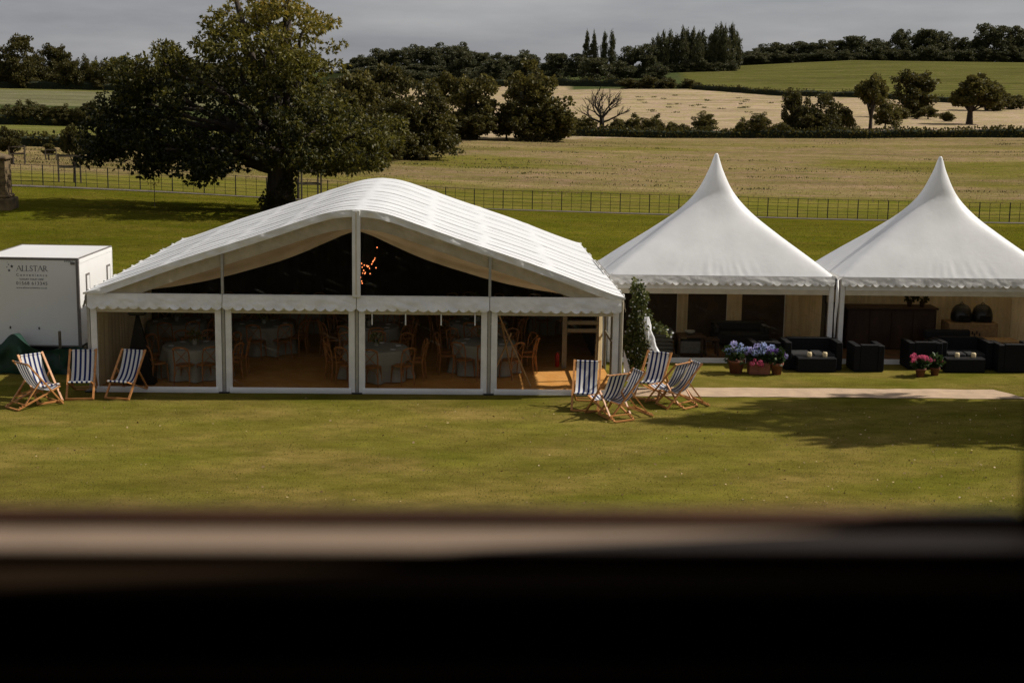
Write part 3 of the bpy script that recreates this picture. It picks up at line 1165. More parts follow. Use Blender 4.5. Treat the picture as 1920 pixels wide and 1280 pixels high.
pav(12.16, 'white peaked pavilion joined to the curved marquee, potted hydrangeas before it', 1,
    [(.2, 2.23, 'brown_cloth', .5), (2.23, 2.52, 'ivory', .15), (2.52, 3.62, 'brown_cloth', .5), (3.62, 4.04, 'ivory', .18), (4.04, 5.24, 'brown_cloth', .5), (5.24, 5.65, 'ivory', .2)])
pav(18.15, 'white peaked pavilion sheltering a dark bar counter and black domed ovens', 2, [(.15, 5.65, 'ivory', .22)])
# rain gutter between the tents
b = MB()
b.grid(lambda s, t: (5.78 + .28 * s, -.02 + 3.12 * t, 2.30 - .10 * math.sin(PI * s) + .012 * nz(t * 30, s * 4)), 8, 60)
gt = b.build('rain_gutter', M['pvc_soft'], None, True, UV(12.16, 4.1))
gt.rotation_euler = (0, 0, YAW)
tag(gt, 'white fabric rain gutter laced between the two peaked pavilions', 'gutter')
b = MB()
b.grid(lambda s, t: (-.14 + .22 * s, -.02 + 3.12 * t, 2.31 - .08 * math.sin(PI * s) + .015 * nz(t * 30, s * 4)), 8, 60)
gt = b.build('rain_gutter', M['pvc_soft'], None, True, UV(12.16, 4.1))
gt.rotation_euler = (0, 0, YAW)
tag(gt, 'white fabric rain gutter between the curved marquee and the first pavilion', 'gutter')

# ------------------------------------------------------------------ deckchairs
def make_deckchair():
    """faces +x; ground under it at z=0; front foot bar at x=.40"""
    T = thing('deckchair', 'deckchair', 'deckchair')
    wA, wB, wC = .285, .245, .265
    # long outer frame: back top to front foot
    a0, a1 = Vector((.40, 0, .02)), Vector((-.42, 0, 1.00))
    for s in (-1, 1):
        MB().bar(a0 + Vector((0, s * wA, 0)), a1 + Vector((0, s * wA, 0)), .028, .045, (0, 1, 0)).build('back_rail', M['beech'], T)
    MB().bar((.40, -wA, .035), (.40, wA, .035), .028, .04).build('front_foot_bar', M['beech'], T)
    MB().tube([(-.40, -wA - .01, .975), (-.40, wA + .01, .975)], .016, 8).build('top_bar', M['beech'], T)
    # seat frame
    b0, b1 = Vector((.36, 0, .40)), Vector((-.66, 0, .03))
    for s in (-1, 1):
        b = MB()
        b.bar(b0 + Vector((0, s * wB, 0)), b1 + Vector((0, s * wB, 0)), .026, .042, (0, 1, 0))
        d = (b1 - b0).normalized()
        up = Vector((-d.z, 0, d.x))
        if up.z < 0:
            up = -up
        for k in range(4):
            p = b0.lerp(b1, .76 + .06 * k) + up * .026
            b.box((p.x - .012, s * wB - .013, p.z - .012), (p.x + .012, s * wB + .013, p.z + .016))
        b.build('seat_rail', M['beech'], T)
    MB().tube([(.36, -wB - .01, .40), (.36, wB + .01, .40)], .016, 8).build('seat_front_bar', M['beech'], T)
    MB().bar((-.655, -wB, .03), (-.655, wB, .03), .04, .026).build('rear_foot_bar', M['beech'], T)
    # strut
    c0, c1 = a0.lerp(a1, .60), b0.lerp(b1, .84) + Vector((0, 0, .03))
    for s in (-1, 1):
        MB().bar(c0 + Vector((0, s * wC, 0)), c1 + Vector((0, s * wC, 0)), .022, .038, (0, 1, 0)).build('strut', M['beech'], T)
    MB().bar(c1 + Vector((0, -wC, 0)), c1 + Vector((0, wC, 0)), .03, .022).build('strut_bar', M['beech'], T)
    # sling
    b = MB()
    P0, P3 = Vector((-.40, 0, .992)), Vector((.37, 0, .415))
    P1, P2 = Vector((-.20, 0, .50)), Vector((-.03, 0, .20))

    def sl_(s, t):
        q = P0 * (1 - t) ** 3 + P1 * 3 * t * (1 - t) ** 2 + P2 * 3 * t * t * (1 - t) + P3 * t ** 3
        y = (s - .5) * .47
        return (q.x - .012 * math.sin(PI * s) * math.sin(PI * t), y, q.z - .02 * math.sin(PI * s) * math.sin(PI * t))
    b.grid(sl_, 12, 24)
    # canvas wrapped round both bars
    for (cx, cz, a_0, a_1) in ((-.40, .975, PI * .55, -PI * .9), (.36, .40, PI * .5, -PI * .75)):
        b.grid(lambda s, t, cx=cx, cz=cz, a_0=a_0, a_1=a_1: (cx + .022 * math.cos(a_0 + (a_1 - a_0) * t), (s - .5) * .47, cz + .022 * math.sin(a_0 + (a_1 - a_0) * t)), 12, 8)
    b.build('canvas_sling', M['stripe'], T, True)
    return T


DC0 = make_deckchair()
dc_used = []


def deck(px, py, feat, h, label):
    """feat: local x of the known ground point that shows at px,py"""
    hx, hy = h
    a = math.atan2(hy, hx)
    p = atz(px, py)
    loc = p - Vector((math.cos(a), math.sin(a), 0)) * feat
    if not dc_used:
        DC0.location = loc
        DC0.rotation_euler = (0, 0, a)
        DC0['label'] = label
        DC0['group'] = 'blue striped deckchairs on the lawn'
        dc_used.append(1)
        return DC0
    return dup(DC0, loc, a, label)


deck(22, 768, -.655, (.65, .76), 'striped deckchair seen from behind, with another deckchair just beyond it by the trailer')
deck(95, 756.5, .40, (.73, -.68), 'striped deckchair between the back-turned chair and the trailer tarpaulin')
deck(149.5, 750.5, .40, (.16, -1), 'upright striped deckchair in front of the green tarpaulin beside the marquee corner')
deck(219, 749.5, .40, (-.25, -1), 'striped deckchair against the window with the black speaker stand')
deck(1096, 772.5, .40, (-.10, -1), 'striped deckchair facing the lawn before the sunlit doorway bay')
deck(1170.5, 791, -.655, (-.52, .86), 'striped deckchair with its back to the lawn beside the sunlit doorway bay')
deck(1212, 777, -.62, (-.9, -.36), 'striped deckchair half hidden between the back-turned chair and the draped garland')
deck(1209.5, 750.5, .40, (-.46, -.89), 'striped deckchair standing in front of the garland by the pavilion')
deck(1295.5, 765.5, -.655, (-.73, .69), 'back-turned striped deckchair at the near end of the jute path')
deck(1318, 758, -.62, (-.93, -.33), 'striped deckchair edge-on behind the chair at the end of the jute path')

# ------------------------------------------------------------------ dining chairs, tables
def make_chair():
    """cross-back chair facing +x"""
    T = thing('cross_back_chair', 'chair', 'chair')
    W_ = M['chairwood']
    b = MB()
    b.lathe([(.19, .44), (.215, .445), (.22, .46), (.20, .472), (.02, .468)], 14)
    b.build('seat', W_, T, True)
    for s in (-1, 1):
        MB().tube([(.18, s * .16, .45), (.20, s * .18, .0)], [.018, .014], 6).build('leg', W_, T)
        MB().tube([(-.22, s * .19, .0), (-.18, s * .175, .45), (-.22, s * .185, .72), (-.27, s * .17, .87)], [.014, .018, .017, .015], 6).build('leg', W_, T)
        MB().tube([(-.19, s * .17, .5), (-.225, 0, .68), (-.262, -s * .16, .86)], .010, 5).build('cross_brace', W_, T)
    MB().tube([(-.265, -.19, .85), (-.285, -.1, .895), (-.295, 0, .905), (-.285, .1, .895), (-.265, .19, .85)], .022, 6).build('top_rail', W_, T)
    b = MB()
    for (p, q) in (((.19, -.17), (.19, .17)), ((-.19, -.18), (-.19, .18))):
        b.tube([(p[0], p[1], .2), (p[0], p[1] * .7, .38), (p[0], 0, .43), (q[0], q[1] * .7, .38), (q[0], q[1], .2)], .009, 5)
    b.build('arched_brace', W_, T)
    return T


CH0 = make_chair()
ch_used = []


def chair(u, v, ang, label, group='cross-back chairs around the marquee tables'):
    loc = UV(u, v, 0.052)
    if not ch_used:
        CH0.location = loc
        CH0.rotation_euler = (0, 0, ang + YAW)
        CH0['label'] = label
        CH0['group'] = group
        ch_used.append(1)
        return
    dup(CH0, loc, ang + YAW, label, group)


def cloth_mesh(r, h, seed):
    b = MB()
    n = 64
    vs, fs = [(0, 0, h)], []
    rings = [(r * .5, 0), (r * .95, 0), (r, .01), (r + .012, .05), (r + .03, .25), (r + .05, .5), (r + .07, h - .02)]
    for (rr, dz) in rings:
        for k in range(n):
            a = 2 * PI * k / n
            f = max(0, dz - .03) / h
            q = rr + f * (.10 * math.sin(a * 9 + seed) + .05 * math.sin(a * 14 + seed * 2))
            vs.append((q * math.cos(a), q * math.sin(a), h - dz))
    for k in range(n):
        fs.append((0, 1 + k, 1 + (k + 1) % n))
    for i in range(len(rings) - 1):
        for k in range(n):
            fs.append((1 + i * n + k, 1 + (i + 1) * n + k, 1 + (i + 1) * n + (k + 1) % n, 1 + i * n + (k + 1) % n))
    b.add(vs, fs)
    return b


TB0 = thing('round_table', 'x', 'table')
MB().lathe([(.02, .715), (.74, .715), (.745, .735), (.02, .735)], 24).build('tabletop', M['paleoak'], TB0)
for s in range(4):
    a = PI / 4 + s * PI / 2
    MB().tube([(.45 * math.cos(a), .45 * math.sin(a), .715), (.5 * math.cos(a), .5 * math.sin(a), 0)], .018, 6).build('leg', M['alu'], TB0)
cl0 = cloth_mesh(.76, .742, 1.0)
TABLES = [(2.05, 1.65, 'beside the speaker stand'), (6.35, 1.62, 'behind the middle window posts'), (8.95, 2.45, 'behind the wooden easel'),
          (.95, 5.2, 'against the ivory side curtain'), (3.25, 4.9, 'behind the speaker stand table'), (6.0, 4.7, 'one row behind the middle window posts'),
          (8.85, 5.6, 'one row behind the easel table'), (1.6, 8.2, 'at the back along the side curtain'), (3.9, 8.3, 'at the back of the marquee aisle'),
          (6.0, 7.8, 'under the hanging bulbs'), (8.8, 8.7, 'at the dark back beyond the easel'), (11.0, 8.6, 'at the back corner toward the pavilion')]
me_cl = None
for i, (u, v, wh) in enumerate(TABLES):
    if i == 0:
        TB0.location = UV(u, v, .052)
        TB0['label'] = 'round dining table ' + wh
        TB0['group'] = 'round dining tables in the marquee'
        oc = cl0.build('tablecloth', M['cloth'], None, True)
        me_cl = oc.data
    else:
        dup(TB0, UV(u, v, .052), rnd.random(), 'round dining table ' + wh)
        oc = link('tablecloth', me_cl, None)
    oc.location = UV(u, v, .052)
    oc.rotation_euler = (0, 0, i * 1.3)
    tag(oc, 'pale floor-length cloth on the round table ' + wh, 'tablecloth', 'tablecloths in the marquee')
    n = 10
    off = rnd.random() * .6
    for k in range(n):
        a = 2 * PI * k / n + off + rnd.uniform(-.08, .08)
        rr = 0.98 + rnd.uniform(-.04, .1)
        chair(u + rr * math.cos(a), v + rr * math.sin(a), a + PI + rnd.uniform(-.15, .15), 'cross-back chair at round table ' + wh)
    # centrepiece
    t = thing('table_centrepiece', 'small jar of greenery on the round table ' + wh, 'centrepiece', UV(u, v, .796), 0, 'table centrepieces')
    MB().lathe([(.05, 0), (.06, .02), (.06, .12), (.045, .14), (.045, .15)], 10).build('jar', M['cloth'], t, True)
    P, d, _ = lobe_points([(0, 0, .22, .13, .13, .10)], 60, .2)
    link('greenery', leaf_cards('greenery', P, d, .09, npr.random(60)), M['leaf_vine'], t)
    for k in range(6):
        a = k * PI / 3 + off
        nap = MB().bbox((-.06, -.05, 0), (.06, .05, .012), .004).build('napkin', M['pvc'], None, False, UV(u + .55 * math.cos(a), v + .55 * math.sin(a), .795))
        nap.rotation_euler = (0, 0, a)
        tag(nap, 'white napkin on round table ' + wh, 'napkin', 'napkins on the round tables')

# speaker stand with black scrim, lit-bulb cluster, easel, extinguisher
p = UV(.95, .62)
t = thing('speaker_stand', 'black stand with tapering black scrim inside the corner window', 'speaker stand', p + Vector((0, 0, .052)), YAW)
MB().tube([(-.0, 0, 0), (0, 0, 1.75)], .02, 8).build('pole', M['blackmetal'], t)
b = MB()
b.add([(-.36, -.1, 0), (.36, -.1, 0), (.36, .3, 0), (-.36, .3, 0), (-.03, -.03, 1.62), (.03, -.03, 1.62), (.03, .03, 1.62), (-.03, .03, 1.62)], [(0, 1, 5, 4), (1, 2, 6, 5), (2, 3, 7, 6), (3, 0, 4, 7), (4, 5, 6, 7), (3, 2, 1, 0)])
b.build('scrim', M['black_cloth'], t)
MB().bbox((-.2, -.12, 1.62), (.2, .12, 1.76), .03).build('speaker_box', M['blackmetal'], t)
ct = atd(690, 505, 36.8)
t = thing('hanging_bulb_cluster', 'cluster of glowing orange filament bulbs hanging in the dark marquee', 'light cluster', (ct.x, ct.y, 0), 0)
zc = 3.85
MB().lathe([(.12, zc - .02), (.12, zc + .02), (.01, zc + .04)], 12, (0, 0, 0)).build('ceiling_plate', M['blackmetal'], t)
spots = [(678, 494), (683, 497), (688, 498), (679, 501), (682, 507), (689, 500), (693, 503), (702, 487), (703, 484), (699, 491), (697, 495), (705, 502), (680, 512), (684, 513), (694, 513), (678, 527), (679, 531), (707, 464), (685, 511), (691, 499), (676, 520), (672, 505), (700, 489)]
for (sx, sy) in spots:
    q = atd(sx, sy, 36.8 + rnd.uniform(-.25, .25)) - Vector((ct.x, ct.y, 0))
    o = MB().ball((0, 0, 0), .014, 8, 6, (1, 1, 1.25)).build('bulb', M['bulb'], t, True, q)
    MB().tube([(0, 0, .03), (-q.x * .9, -q.y * .9, zc - q.z)], .004, 4).build('wire', M['blackmetal'], o)
p = atz(1000, 727, .05)
u, v = (p - MO).dot(MR), (p - MO).dot(MD)
t = thing('easel', 'tall pale wooden easel standing inside the window next to the sunlit floor', 'easel', UV(u - .5, v + .35, .052), YAW)
ap = Vector((-.35, .1, 1.72))
MB().bar((.45, -.2, 0), ap, .045, .022).build('leg', M['paleoak'], t)
MB().bar((-.55, -.2, 0.0), ap + Vector((.33, -.02, -.5)), .045, .022).build('leg', M['paleoak'], t)
MB().bar((.05, .55, 0), ap + Vector((.1, .05, -.25)), .04, .022).build('leg', M['paleoak'], t)
p = UV(10.8, 3.15, .052)
t = thing('fire_extinguisher', 'red fire extinguisher on the floor beside the open door frame', 'extinguisher', p)
MB().lathe([(.045, 0), (.055, .02), (.055, .30), (.035, .35), (.015, .37)], 12).build('cylinder', M['red'], t, True)
MB().bbox((-.03, -.02, .365), (.06, .02, .42), .008).build('valve', M['blackmetal'], t)
MB().tube([(.05, 0, .39), (.09, 0, .32), (.08, 0, .12)], .01, 6).build('hose', M['blackmetal'], t)

# ------------------------------------------------------------------ garland and drape by the door bay
GU, GV = 12.55, .95
gt = thing('leafy_garland', 'tall leafy garland climbing at the marquee corner beside white drape', 'garland', UV(GU, GV))
b = MB()
stem = [(-.12, 0, 0), (-.05, .05, .6), (-.10, 0, 1.2), (-.02, 0, 1.8), (-.05, 0, 2.45)]
b.tube(stem, [.03, .025, .02, .015, .01], 6)
b.build('stem', M['bark'], gt)
lob = []
for (zc_, xo, rr) in ((.5, -.08, .24), (.72, .0, .30), (.95, -.12, .31), (1.15, -.2, .22), (1.38, -.06, .26), (1.6, -.12, .2), (1.78, .02, .24), (1.98, -.06, .19), (2.15, .03, .2), (2.3, -.05, .2), (2.44, -.09, .14),
                      (1.5, .25, .15), (1.45, .42, .13), (1.38, .58, .10), (1.3, .72, .07), (1.75, .2, .10)):
    lob.append((xo, rnd.uniform(-.08, .08), zc_, rr * .72, rr * .8, rr * .8))
for (zc_, xo) in ((1.5, .08), (1.2, .16), (.95, .20), (.62, .14)):
    lob.append((xo, -.26, zc_, .085, .06, .10))
P, d, _ = lobe_points(lob, 3400, .3)
d[:, 2] -= .4
link('leaves', leaf_cards('leaves', P, d, npr.uniform(.05, .10, len(P)), npr.beta(1.6, 3, len(P)), .7), M['leaf_vine'], gt)
P, d, _ = lobe_points(lob + [(.16 + .12 * math.sin(q), -.28, .35 + q * .28, .10, .06, .14) for q in range(5)] * 3, 260, .7)
link('blossom', leaf_cards('blossom', P, d, .06, npr.random(len(P)), .9), M['pvc'], gt)
b = MB()


def drape(s, t):
    i = t * 6
    k = min(int(i), 5)
    f = i - k
    X = [.10, .12, .20, .34, .27, .32, .30]
    x = X[k] + (X[k + 1] - X[k]) * f
    rr = .04 + .065 * math.sin(PI * t) + .05 * max(0, t - .8) * 4
    a = 2 * PI * s
    q = rr * (1 + .25 * math.sin(a * 3 + t * 9) + .5 * nz(math.cos(a) * 2, t * 9, math.sin(a) * 2))
    return (x + q * math.cos(a), -.20 + q * math.sin(a), 1.72 * (1 - t))


b.grid(drape, 28, 40)
o = b.build('white_drape', M['pvc'], None, True, UV(GU + .05, GV))
tag(o, 'white cloth swathe hanging down in front of the leafy garland', 'drape')
b = MB()
b.grid(lambda s, t: (-.42 + .32 * t + .10 * s * t, -.28 - .25 * (1 - t) * s + .03 * math.sin(s * 15), .95 * (1 - t) ** 1.0 * (.3 + .7 * (1 - s)) + .01), 24, 18)
o = b.build('white_drape', M['pvc'], None, True, UV(GU + .05, GV))
tag(o, 'gathered white cloth sweeping from the marquee corner post to the grass', 'drape')

# ------------------------------------------------------------------ black rattan furniture
def lounge_seat(name, label, cat, px0, px1, py, depth, hback, harm, hseat, group, flip=False):
    a, b_ = atz(px0, py), atz(px1, py)
    w_ = (b_ - a).dot(MR)
    if flip:
        a = a + MR * w_ + MD * depth
    t = thing(name, label, cat, a, YAW + (PI if flip else 0), group)
    R_ = M['rattan']
    arm = .16
    MB().bbox((0, 0, 0.02), (arm, depth, harm), .012).build('armrest', R_, t)
    MB().bbox((w_ - arm, 0, .02), (w_, depth, harm), .012).build('armrest', R_, t)
    MB().bbox((arm + .002, depth - .16, .02), (w_ - arm - .002, depth - .002, hback), .012).build('backrest', R_, t)
    MB().bbox((arm + .002, .002, .02), (w_ - arm - .002, depth - .163, hseat - .1), .012).build('base', R_, t)
    n = max(1, round((w_ - 2 * arm) / .62))
    cw = (w_ - 2 * arm - .01) / n
    for k in range(n):
        MB().bbox((arm + .006 + k * cw, .02, hseat - .098), (arm + .001 + (k + 1) * cw, depth - .17, hseat + .02), .03).build('seat_cushion', M['cushion'], t)
    for (x, y) in ((.05, .05), (w_ - .05, .05), (.05, depth - .05), (w_ - .05, depth - .05)):
        MB().box((x - .025, y - .025, 0), (x + .025, y + .025, .021)).build('foot', M['blackmetal'], t)
    return t


def coffee_table(label, px0, px1, py, h=.36, depth=.5, jars=()):
    a, b_ = atz(px0, py), atz(px1, py)
    w_ = (b_ - a).dot(MR)
    t = thing('coffee_table', label, 'coffee table', a, YAW, 'rattan coffee tables')
    MB().bbox((0, 0, .02), (w_, depth, h), .012).build('base', M['rattan'], t)
    MB().bbox((.01, .01, h + .001), (w_ - .01, depth - .01, h + .012), .004).build('glass_top', M['blackmetal'], t)
    for (jx, wh) in jars:
        q = a + MR * (jx * w_) + MD * (depth * .55) + Vector((0, 0, h + .012))
        j = thing('candle_jar', 'cream candle jar on the black coffee table ' + wh, 'candle', q, 0, 'candle jars on the coffee tables')
        MB().lathe([(.05, 0), (.06, .012), (.062, .1), (.05, .12), (.005, .118)], 12).build('jar', M['wax'], j, True)
        MB().tube([(0, 0, .118), (0, 0, .135)], .004, 5).build('wick', M['blackmetal'], j)
    return t


gS = 'black rattan lounge furniture on the lawn'
lounge_seat('rattan_sofa', 'black rattan sofa behind the coffee table next to the purple hydrangea', 'sofa', 1471, 1577, 694, .8, .74, .72, .40, gS)
coffee_table('low black rattan table before the sofa next to the purple hydrangea', 1495, 1567, 698, .36, .3, ((.33, 'next to the purple hydrangea'), (.73, 'next to the purple hydrangea')))
lounge_seat('rattan_armchair', 'black rattan armchair alone between the two pavilions, its back to the lawn', 'armchair', 1600, 1656, 697.5, .72, .7, .68, .38, gS, True)
lounge_seat('rattan_armchair', 'black rattan armchair behind the red geranium pots', 'armchair', 1702, 1764, 693, .72, .72, .70, .38, gS, True)
lounge_seat('rattan_sofa', 'black rattan sofa beside the red geranium pots', 'sofa', 1762, 1858, 693, .8, .74, .72, .40, gS)
coffee_table('low black rattan table before the sofa beside the red geraniums', 1772, 1846, 699, .36, .3, ((.33, 'beside the red geraniums'), (.74, 'beside the red geraniums')))
lounge_seat('rattan_armchair', 'black rattan armchair beyond the sofa at the far end of the lawn seating', 'armchair', 1870, 1938, 699, .72, .74, .72, .38, gS, True)
lounge_seat('rattan_armchair', 'black rattan armchair behind the blue hydrangea pots', 'armchair', 1408, 1462, 690, .7, .68, .66, .38, gS, True)

# ------------------------------------------------------------------ potted flowers
def flower_head(name, r, petal, parent, loc, n=110):
    P, d, _ = lobe_points([(0, 0, 0, r * .72, r * .72, r * .66)], n, .95)
    tn = .62 + .45 * (P[:, 2] / r) + npr.normal(size=n) * .18
    dd = np.cross(d, npr.normal(size=(n, 3))) + d * .5
    return link(name, leaf_cards(name, P, dd, r * .34, tn, .9), M[petal], parent, loc)


def potted(px, py, pr, ph, heads, label, foliage_h, leaf=True, box=None, group='flower pots on the lawn'):
    p = atz(px, py) + Vector((0, pr, 0))
    t = thing('flower_pot', label, 'flower pot', p, YAW, group)
    if box:
        MB().bbox((-box, -pr, 0), (box, pr, ph), .02).build('pot', M['terracotta'], t)
    else:
        MB().lathe([(pr * .7, 0), (pr * .95, ph * .78), (pr * 1.06, ph * .79), (pr * 1.08, ph), (pr * .95, ph), (pr * .9, ph * .9), (.01, ph * .9)], 20).build('pot', M['terracotta'], t, True)
    ww = box or pr
    lobs = [(rnd.uniform(-.5, .5) * ww, rnd.uniform(-.5, .5) * pr, ph + foliage_h * rnd.uniform(.3, .75), ww * .85, pr * 1.1, foliage_h * .4) for _ in range(6)]
    P, d, _ = lobe_points(lobs, 260, .3)
    d[:, 2] *= .5
    link('foliage', leaf_cards('foliage', P, d, npr.uniform(.08, .14, len(P)), npr.beta(1.5, 3, len(P)), .65), M['leaf_hyd'], t)
    b = MB()
    for (hx, hy, hz, hr, pc) in heads:
        b.tube([(hx * .3, hy * .3, ph * .9), (hx, hy, hz)], .006, 4)
    b.build('stems', M['leaf_hyd'], t)
    for (hx, hy, hz, hr, pc) in heads:
        flower_head('flower_head', hr, pc, t, (hx, hy, hz))
    return t


potted(1382, 702, .21, .34, [(-.22, -.05, .56, .10, 'pet_blue'), (-.10, -.1, .62, .09, 'pet_lilac'), (-.06, .05, .72, .11, 'pet_lilac'), (.02, -.12, .56, .10, 'pet_blue'), (.10, .02, .68, .09, 'pet_blue'), (.12, -.1, .60, .09, 'pet_blue'), (.25, .0, .60, .09, 'pet_blue'), (.22, -.08, .52, .06, 'pet_lilac'), (-.14, .08, .64, .09, 'pet_blue'), (.0, .12, .66, .1, 'pet_blue')],
       'terracotta pot of pale blue hydrangeas standing apart from the others', .36)
potted(1424, 703, .17, .30, [(-.22, .0, .60, .10, 'pet_lilac'), (-.12, -.08, .54, .10, 'pet_blue'), (-.05, .05, .68, .1, 'pet_lilac'), (.10, .02, .70, .11, 'pet_blue'), (.05, -.1, .58, .1, 'pet_blue'), (.22, -.02, .62, .1, 'pet_lilac'), (.32, .02, .66, .1, 'pet_blue'), (-.22, -.22, .30, .075, 'pet_pink'), (-.02, -.22, .32, .09, 'pet_pink'), (.03, -.2, .26, .07, 'pet_pink'), (-.15, -.2, .38, .05, 'pet_pink')],
       'terracotta trough of blue hydrangeas with pink blooms at its front', .36, box=.26)
potted(1458, 704, .155, .30, [(-.12, -.05, .56, .09, 'pet_purple'), (.0, .0, .58, .09, 'pet_purple'), (.12, -.05, .52, .09, 'pet_purple'), (.2, .0, .46, .08, 'pet_lilac'), (-.2, .02, .56, .09, 'pet_purple'), (.08, .1, .54, .08, 'pet_purple')],
       'terracotta pot of purple hydrangeas next to the black sofa', .30)
hd = [(rnd.uniform(-.24, .24), rnd.uniform(-.12, .12), .38 + rnd.uniform(0, .16), .065, 'pet_pink') for _ in range(18)]
potted(1728, 708, .13, .22, hd, 'small terracotta pot of bright red geraniums in front of the armchair', .20)
hd = [(rnd.uniform(-.14, .16), rnd.uniform(-.1, .1), .33 + rnd.uniform(0, .12), .05, 'pet_pink') for _ in range(5)]
potted(1755, 705, .12, .20, hd, 'small leafy geranium pot with few blooms beside the sofa end', .26)

# ------------------------------------------------------------------ inside the first pavilion
def P1(u, v, z=0.05):
    return UV(12.16 + u, 4.1 + v, z)


for k in range(7):
    o = MB().bbox((-.29, -.27, 0), (.29, .27, .105), .045).build('folded_blanket', M['greyblanket'], None, True, P1(1.5 + rnd.uniform(-.02, .02), .6, .052 + k * .104))
    o.rotation_euler = (0, 0, YAW + rnd.uniform(-.06, .06))
    tag(o, 'folded grey blanket ' + ('on top of the stack' if k == 6 else 'within the stack') + ' inside the first pavilion', 'blanket', 'stack of folded grey blankets')
t = thing('side_table', 'dark wooden side table behind the clear front, next to the blankets', 'table', P1(2.25, .75), YAW)
MB().bbox((-.36, -.3, .52), (.36, .3, .58), .01).build('tabletop', M['darkwood'], t)
for (x, y) in ((-.3, -.24), (.3, -.24), (-.3, .24), (.3, .24)):
    MB().bbox((x - .03, y - .03, 0), (x + .03, y + .03, .519), .006).build('leg', M['darkwood'], t)
MB().bbox((-.27, -.2, .1), (.27, .2, .42), .01).build('drawer_box', M['greyblanket'], t)
t = thing('bowl', 'pale shallow bowl on the dark wooden side table', 'bowl', P1(2.25, .75, .632), 0)
MB().lathe([(.06, 0), (.13, .05), (.15, .09), (.14, .09), (.05, .02)], 14).build('bowl_body', M['cloth'], t, True)
for (u, v) in ((1.87, 1.6), (2.85, .9)):
    t = thing('wooden_stool', 'brown box-shaped wooden stool ' + ('between the blankets and the side table' if u < 2 else 'between the side table and the dark settee'), 'stool', P1(u, v), YAW)
    MB().bbox((-.2, -.2, .40), (.2, .2, .45), .01).build('seat', M['darkwood'], t)
    for (x, y) in ((-.16, -.16), (.16, -.16), (-.16, .16), (.16, .16)):
        MB().bbox((x - .025, y - .025, 0), (x + .025, y + .025, .399), .005).build('leg', M['darkwood'], t)
t = thing('settee', 'dark settee standing inside the first pavilion', 'settee', P1(3.1, 1.75), YAW)
MB().bbox((0, 0, .12), (1.5, .75, .42), .04).build('seat', M['cushion'], t)
MB().bbox((0, .55, .422), (1.5, .75, .68), .04).build('backrest', M['cushion'], t)
for x in (0, 1.35):
    MB().bbox((x, 0, .422), (x + .15, .548, .62), .03).build('armrest', M['cushion'], t)
for (x, y) in ((.08, .08), (1.42, .08), (.08, .67), (1.42, .67)):
    MB().box((x - .03, y - .03, 0), (x + .03, y + .03, .121)).build('foot', M['darkwood'], t)

# ------------------------------------------------------------------ inside the second pavilion
def P2(u, v, z=0.05):
    return UV(18.15 + u, 4.1 + v, z)


t = thing('bar_counter', 'long dark wooden bar counter inside the second pavilion', 'bar', P2(.77, 1.9), YAW)
MB().bbox((0, .05, 0), (2.45, .62, 1.10), .01).build('front_panel', M['darkwood'], t)
MB().bbox((-.06, 0, 1.102), (2.51, .7, 1.16), .012).build('countertop', M['darkwood'], t)
for k in range(5):
    MB().bbox((.02 + .6 * k, .022, 0.0), (.06 + .6 * k, .048, 1.09), .005).build('stile', M['darkwood'], t)
t = thing('bar_shelf', 'tall dark shelf at the end of the bar counter', 'shelf', P2(.22, 2.2), YAW)
MB().bbox((0, 0, 0), (.5, .4, 1.2), .01).build('cabinet', M['darkwood'], t)
MB().bbox((.0, .05, 1.202), (.04, .4, 1.6), .005).build('upright', M['darkwood'], t)
MB().bbox((.46, .05, 1.202), (.5, .4, 1.6), .005).build('upright', M['darkwood'], t)
MB().bbox((.0, .05, 1.602), (.5, .4, 1.64), .005).build('shelf_board', M['darkwood'], t)
for (u, hh, nm) in ((2.0, .2, 'slim'), (2.35, .26, 'bushy')):
    t = thing('potted_plant', nm + ' dark potted plant standing on the bar counter', 'plant', P2(u + .55, 2.2, 1.212), 0)
    MB().lathe([(.06, 0), (.08, .14), (.01, .14)], 10).build('pot', M['darkwood'], t, True)
    P, d, _ = lobe_points([(0, 0, .14 + hh * .5, hh * .55, hh * .55, hh * .5)], 150, .2)
    link('foliage', leaf_cards('foliage', P, d, .09, npr.random(150) * .5), M['leaf_dark'], t)
t = thing('draped_table', 'hessian-covered table carrying two black domed ovens', 'table', P2(3.5, 1.62), YAW)
MB().bbox((0, 0, .0), (1.35, .7, .80), .02).build('hessian_cover', M['hessian'], t)
for k, (sx, sz) in enumerate(((.52, .5), (.62, .55), (.68, .5), (.74, .56), (.82, .5))):
    MB().bbox((sx, -.006, sz - .06), (sx + .045, -.001, sz + .03), .002).build('printed_mark', M['darkwood'], t)
for k, u in enumerate((3.92, 4.50)):
    t = thing('domed_oven', 'black domed portable oven on hessian table, ' + ('toward the bar counter' if k == 0 else 'toward the outer side wall'), 'oven', P2(u, 1.95, .852), YAW, 'black domed ovens')
    MB().lathe([(.27, 0.03), (.285, .06), (.28, .2), (.24, .34), (.17, .43), (.08, .47), (.005, .48)], 20).build('dome', M['blackmetal'], t, True)
    MB().bbox((-.16, -.31, .05), (.16, -.25, .2), .015).build('door', M['black_cloth'], t)
    MB().tube([(-.06, 0, .46), (0, 0, .53), (.06, 0, .46)], .012, 6).build('handle', M['blackmetal'], t)
    for (x, y) in ((-.18, -.18), (.18, -.18), (-.18, .18), (.18, .18)):
        MB().box((x - .02, y - .02, 0), (x + .02, y + .02, .045)).build('foot', M['blackmetal'], t)
t = thing('low_table', 'low pale wooden table in front of the hessian table', 'table', P2(4.0, .72), YAW)
MB().bbox((0, 0, .42), (1.1, .6, .47), .01).build('tabletop', M['paleoak'], t)
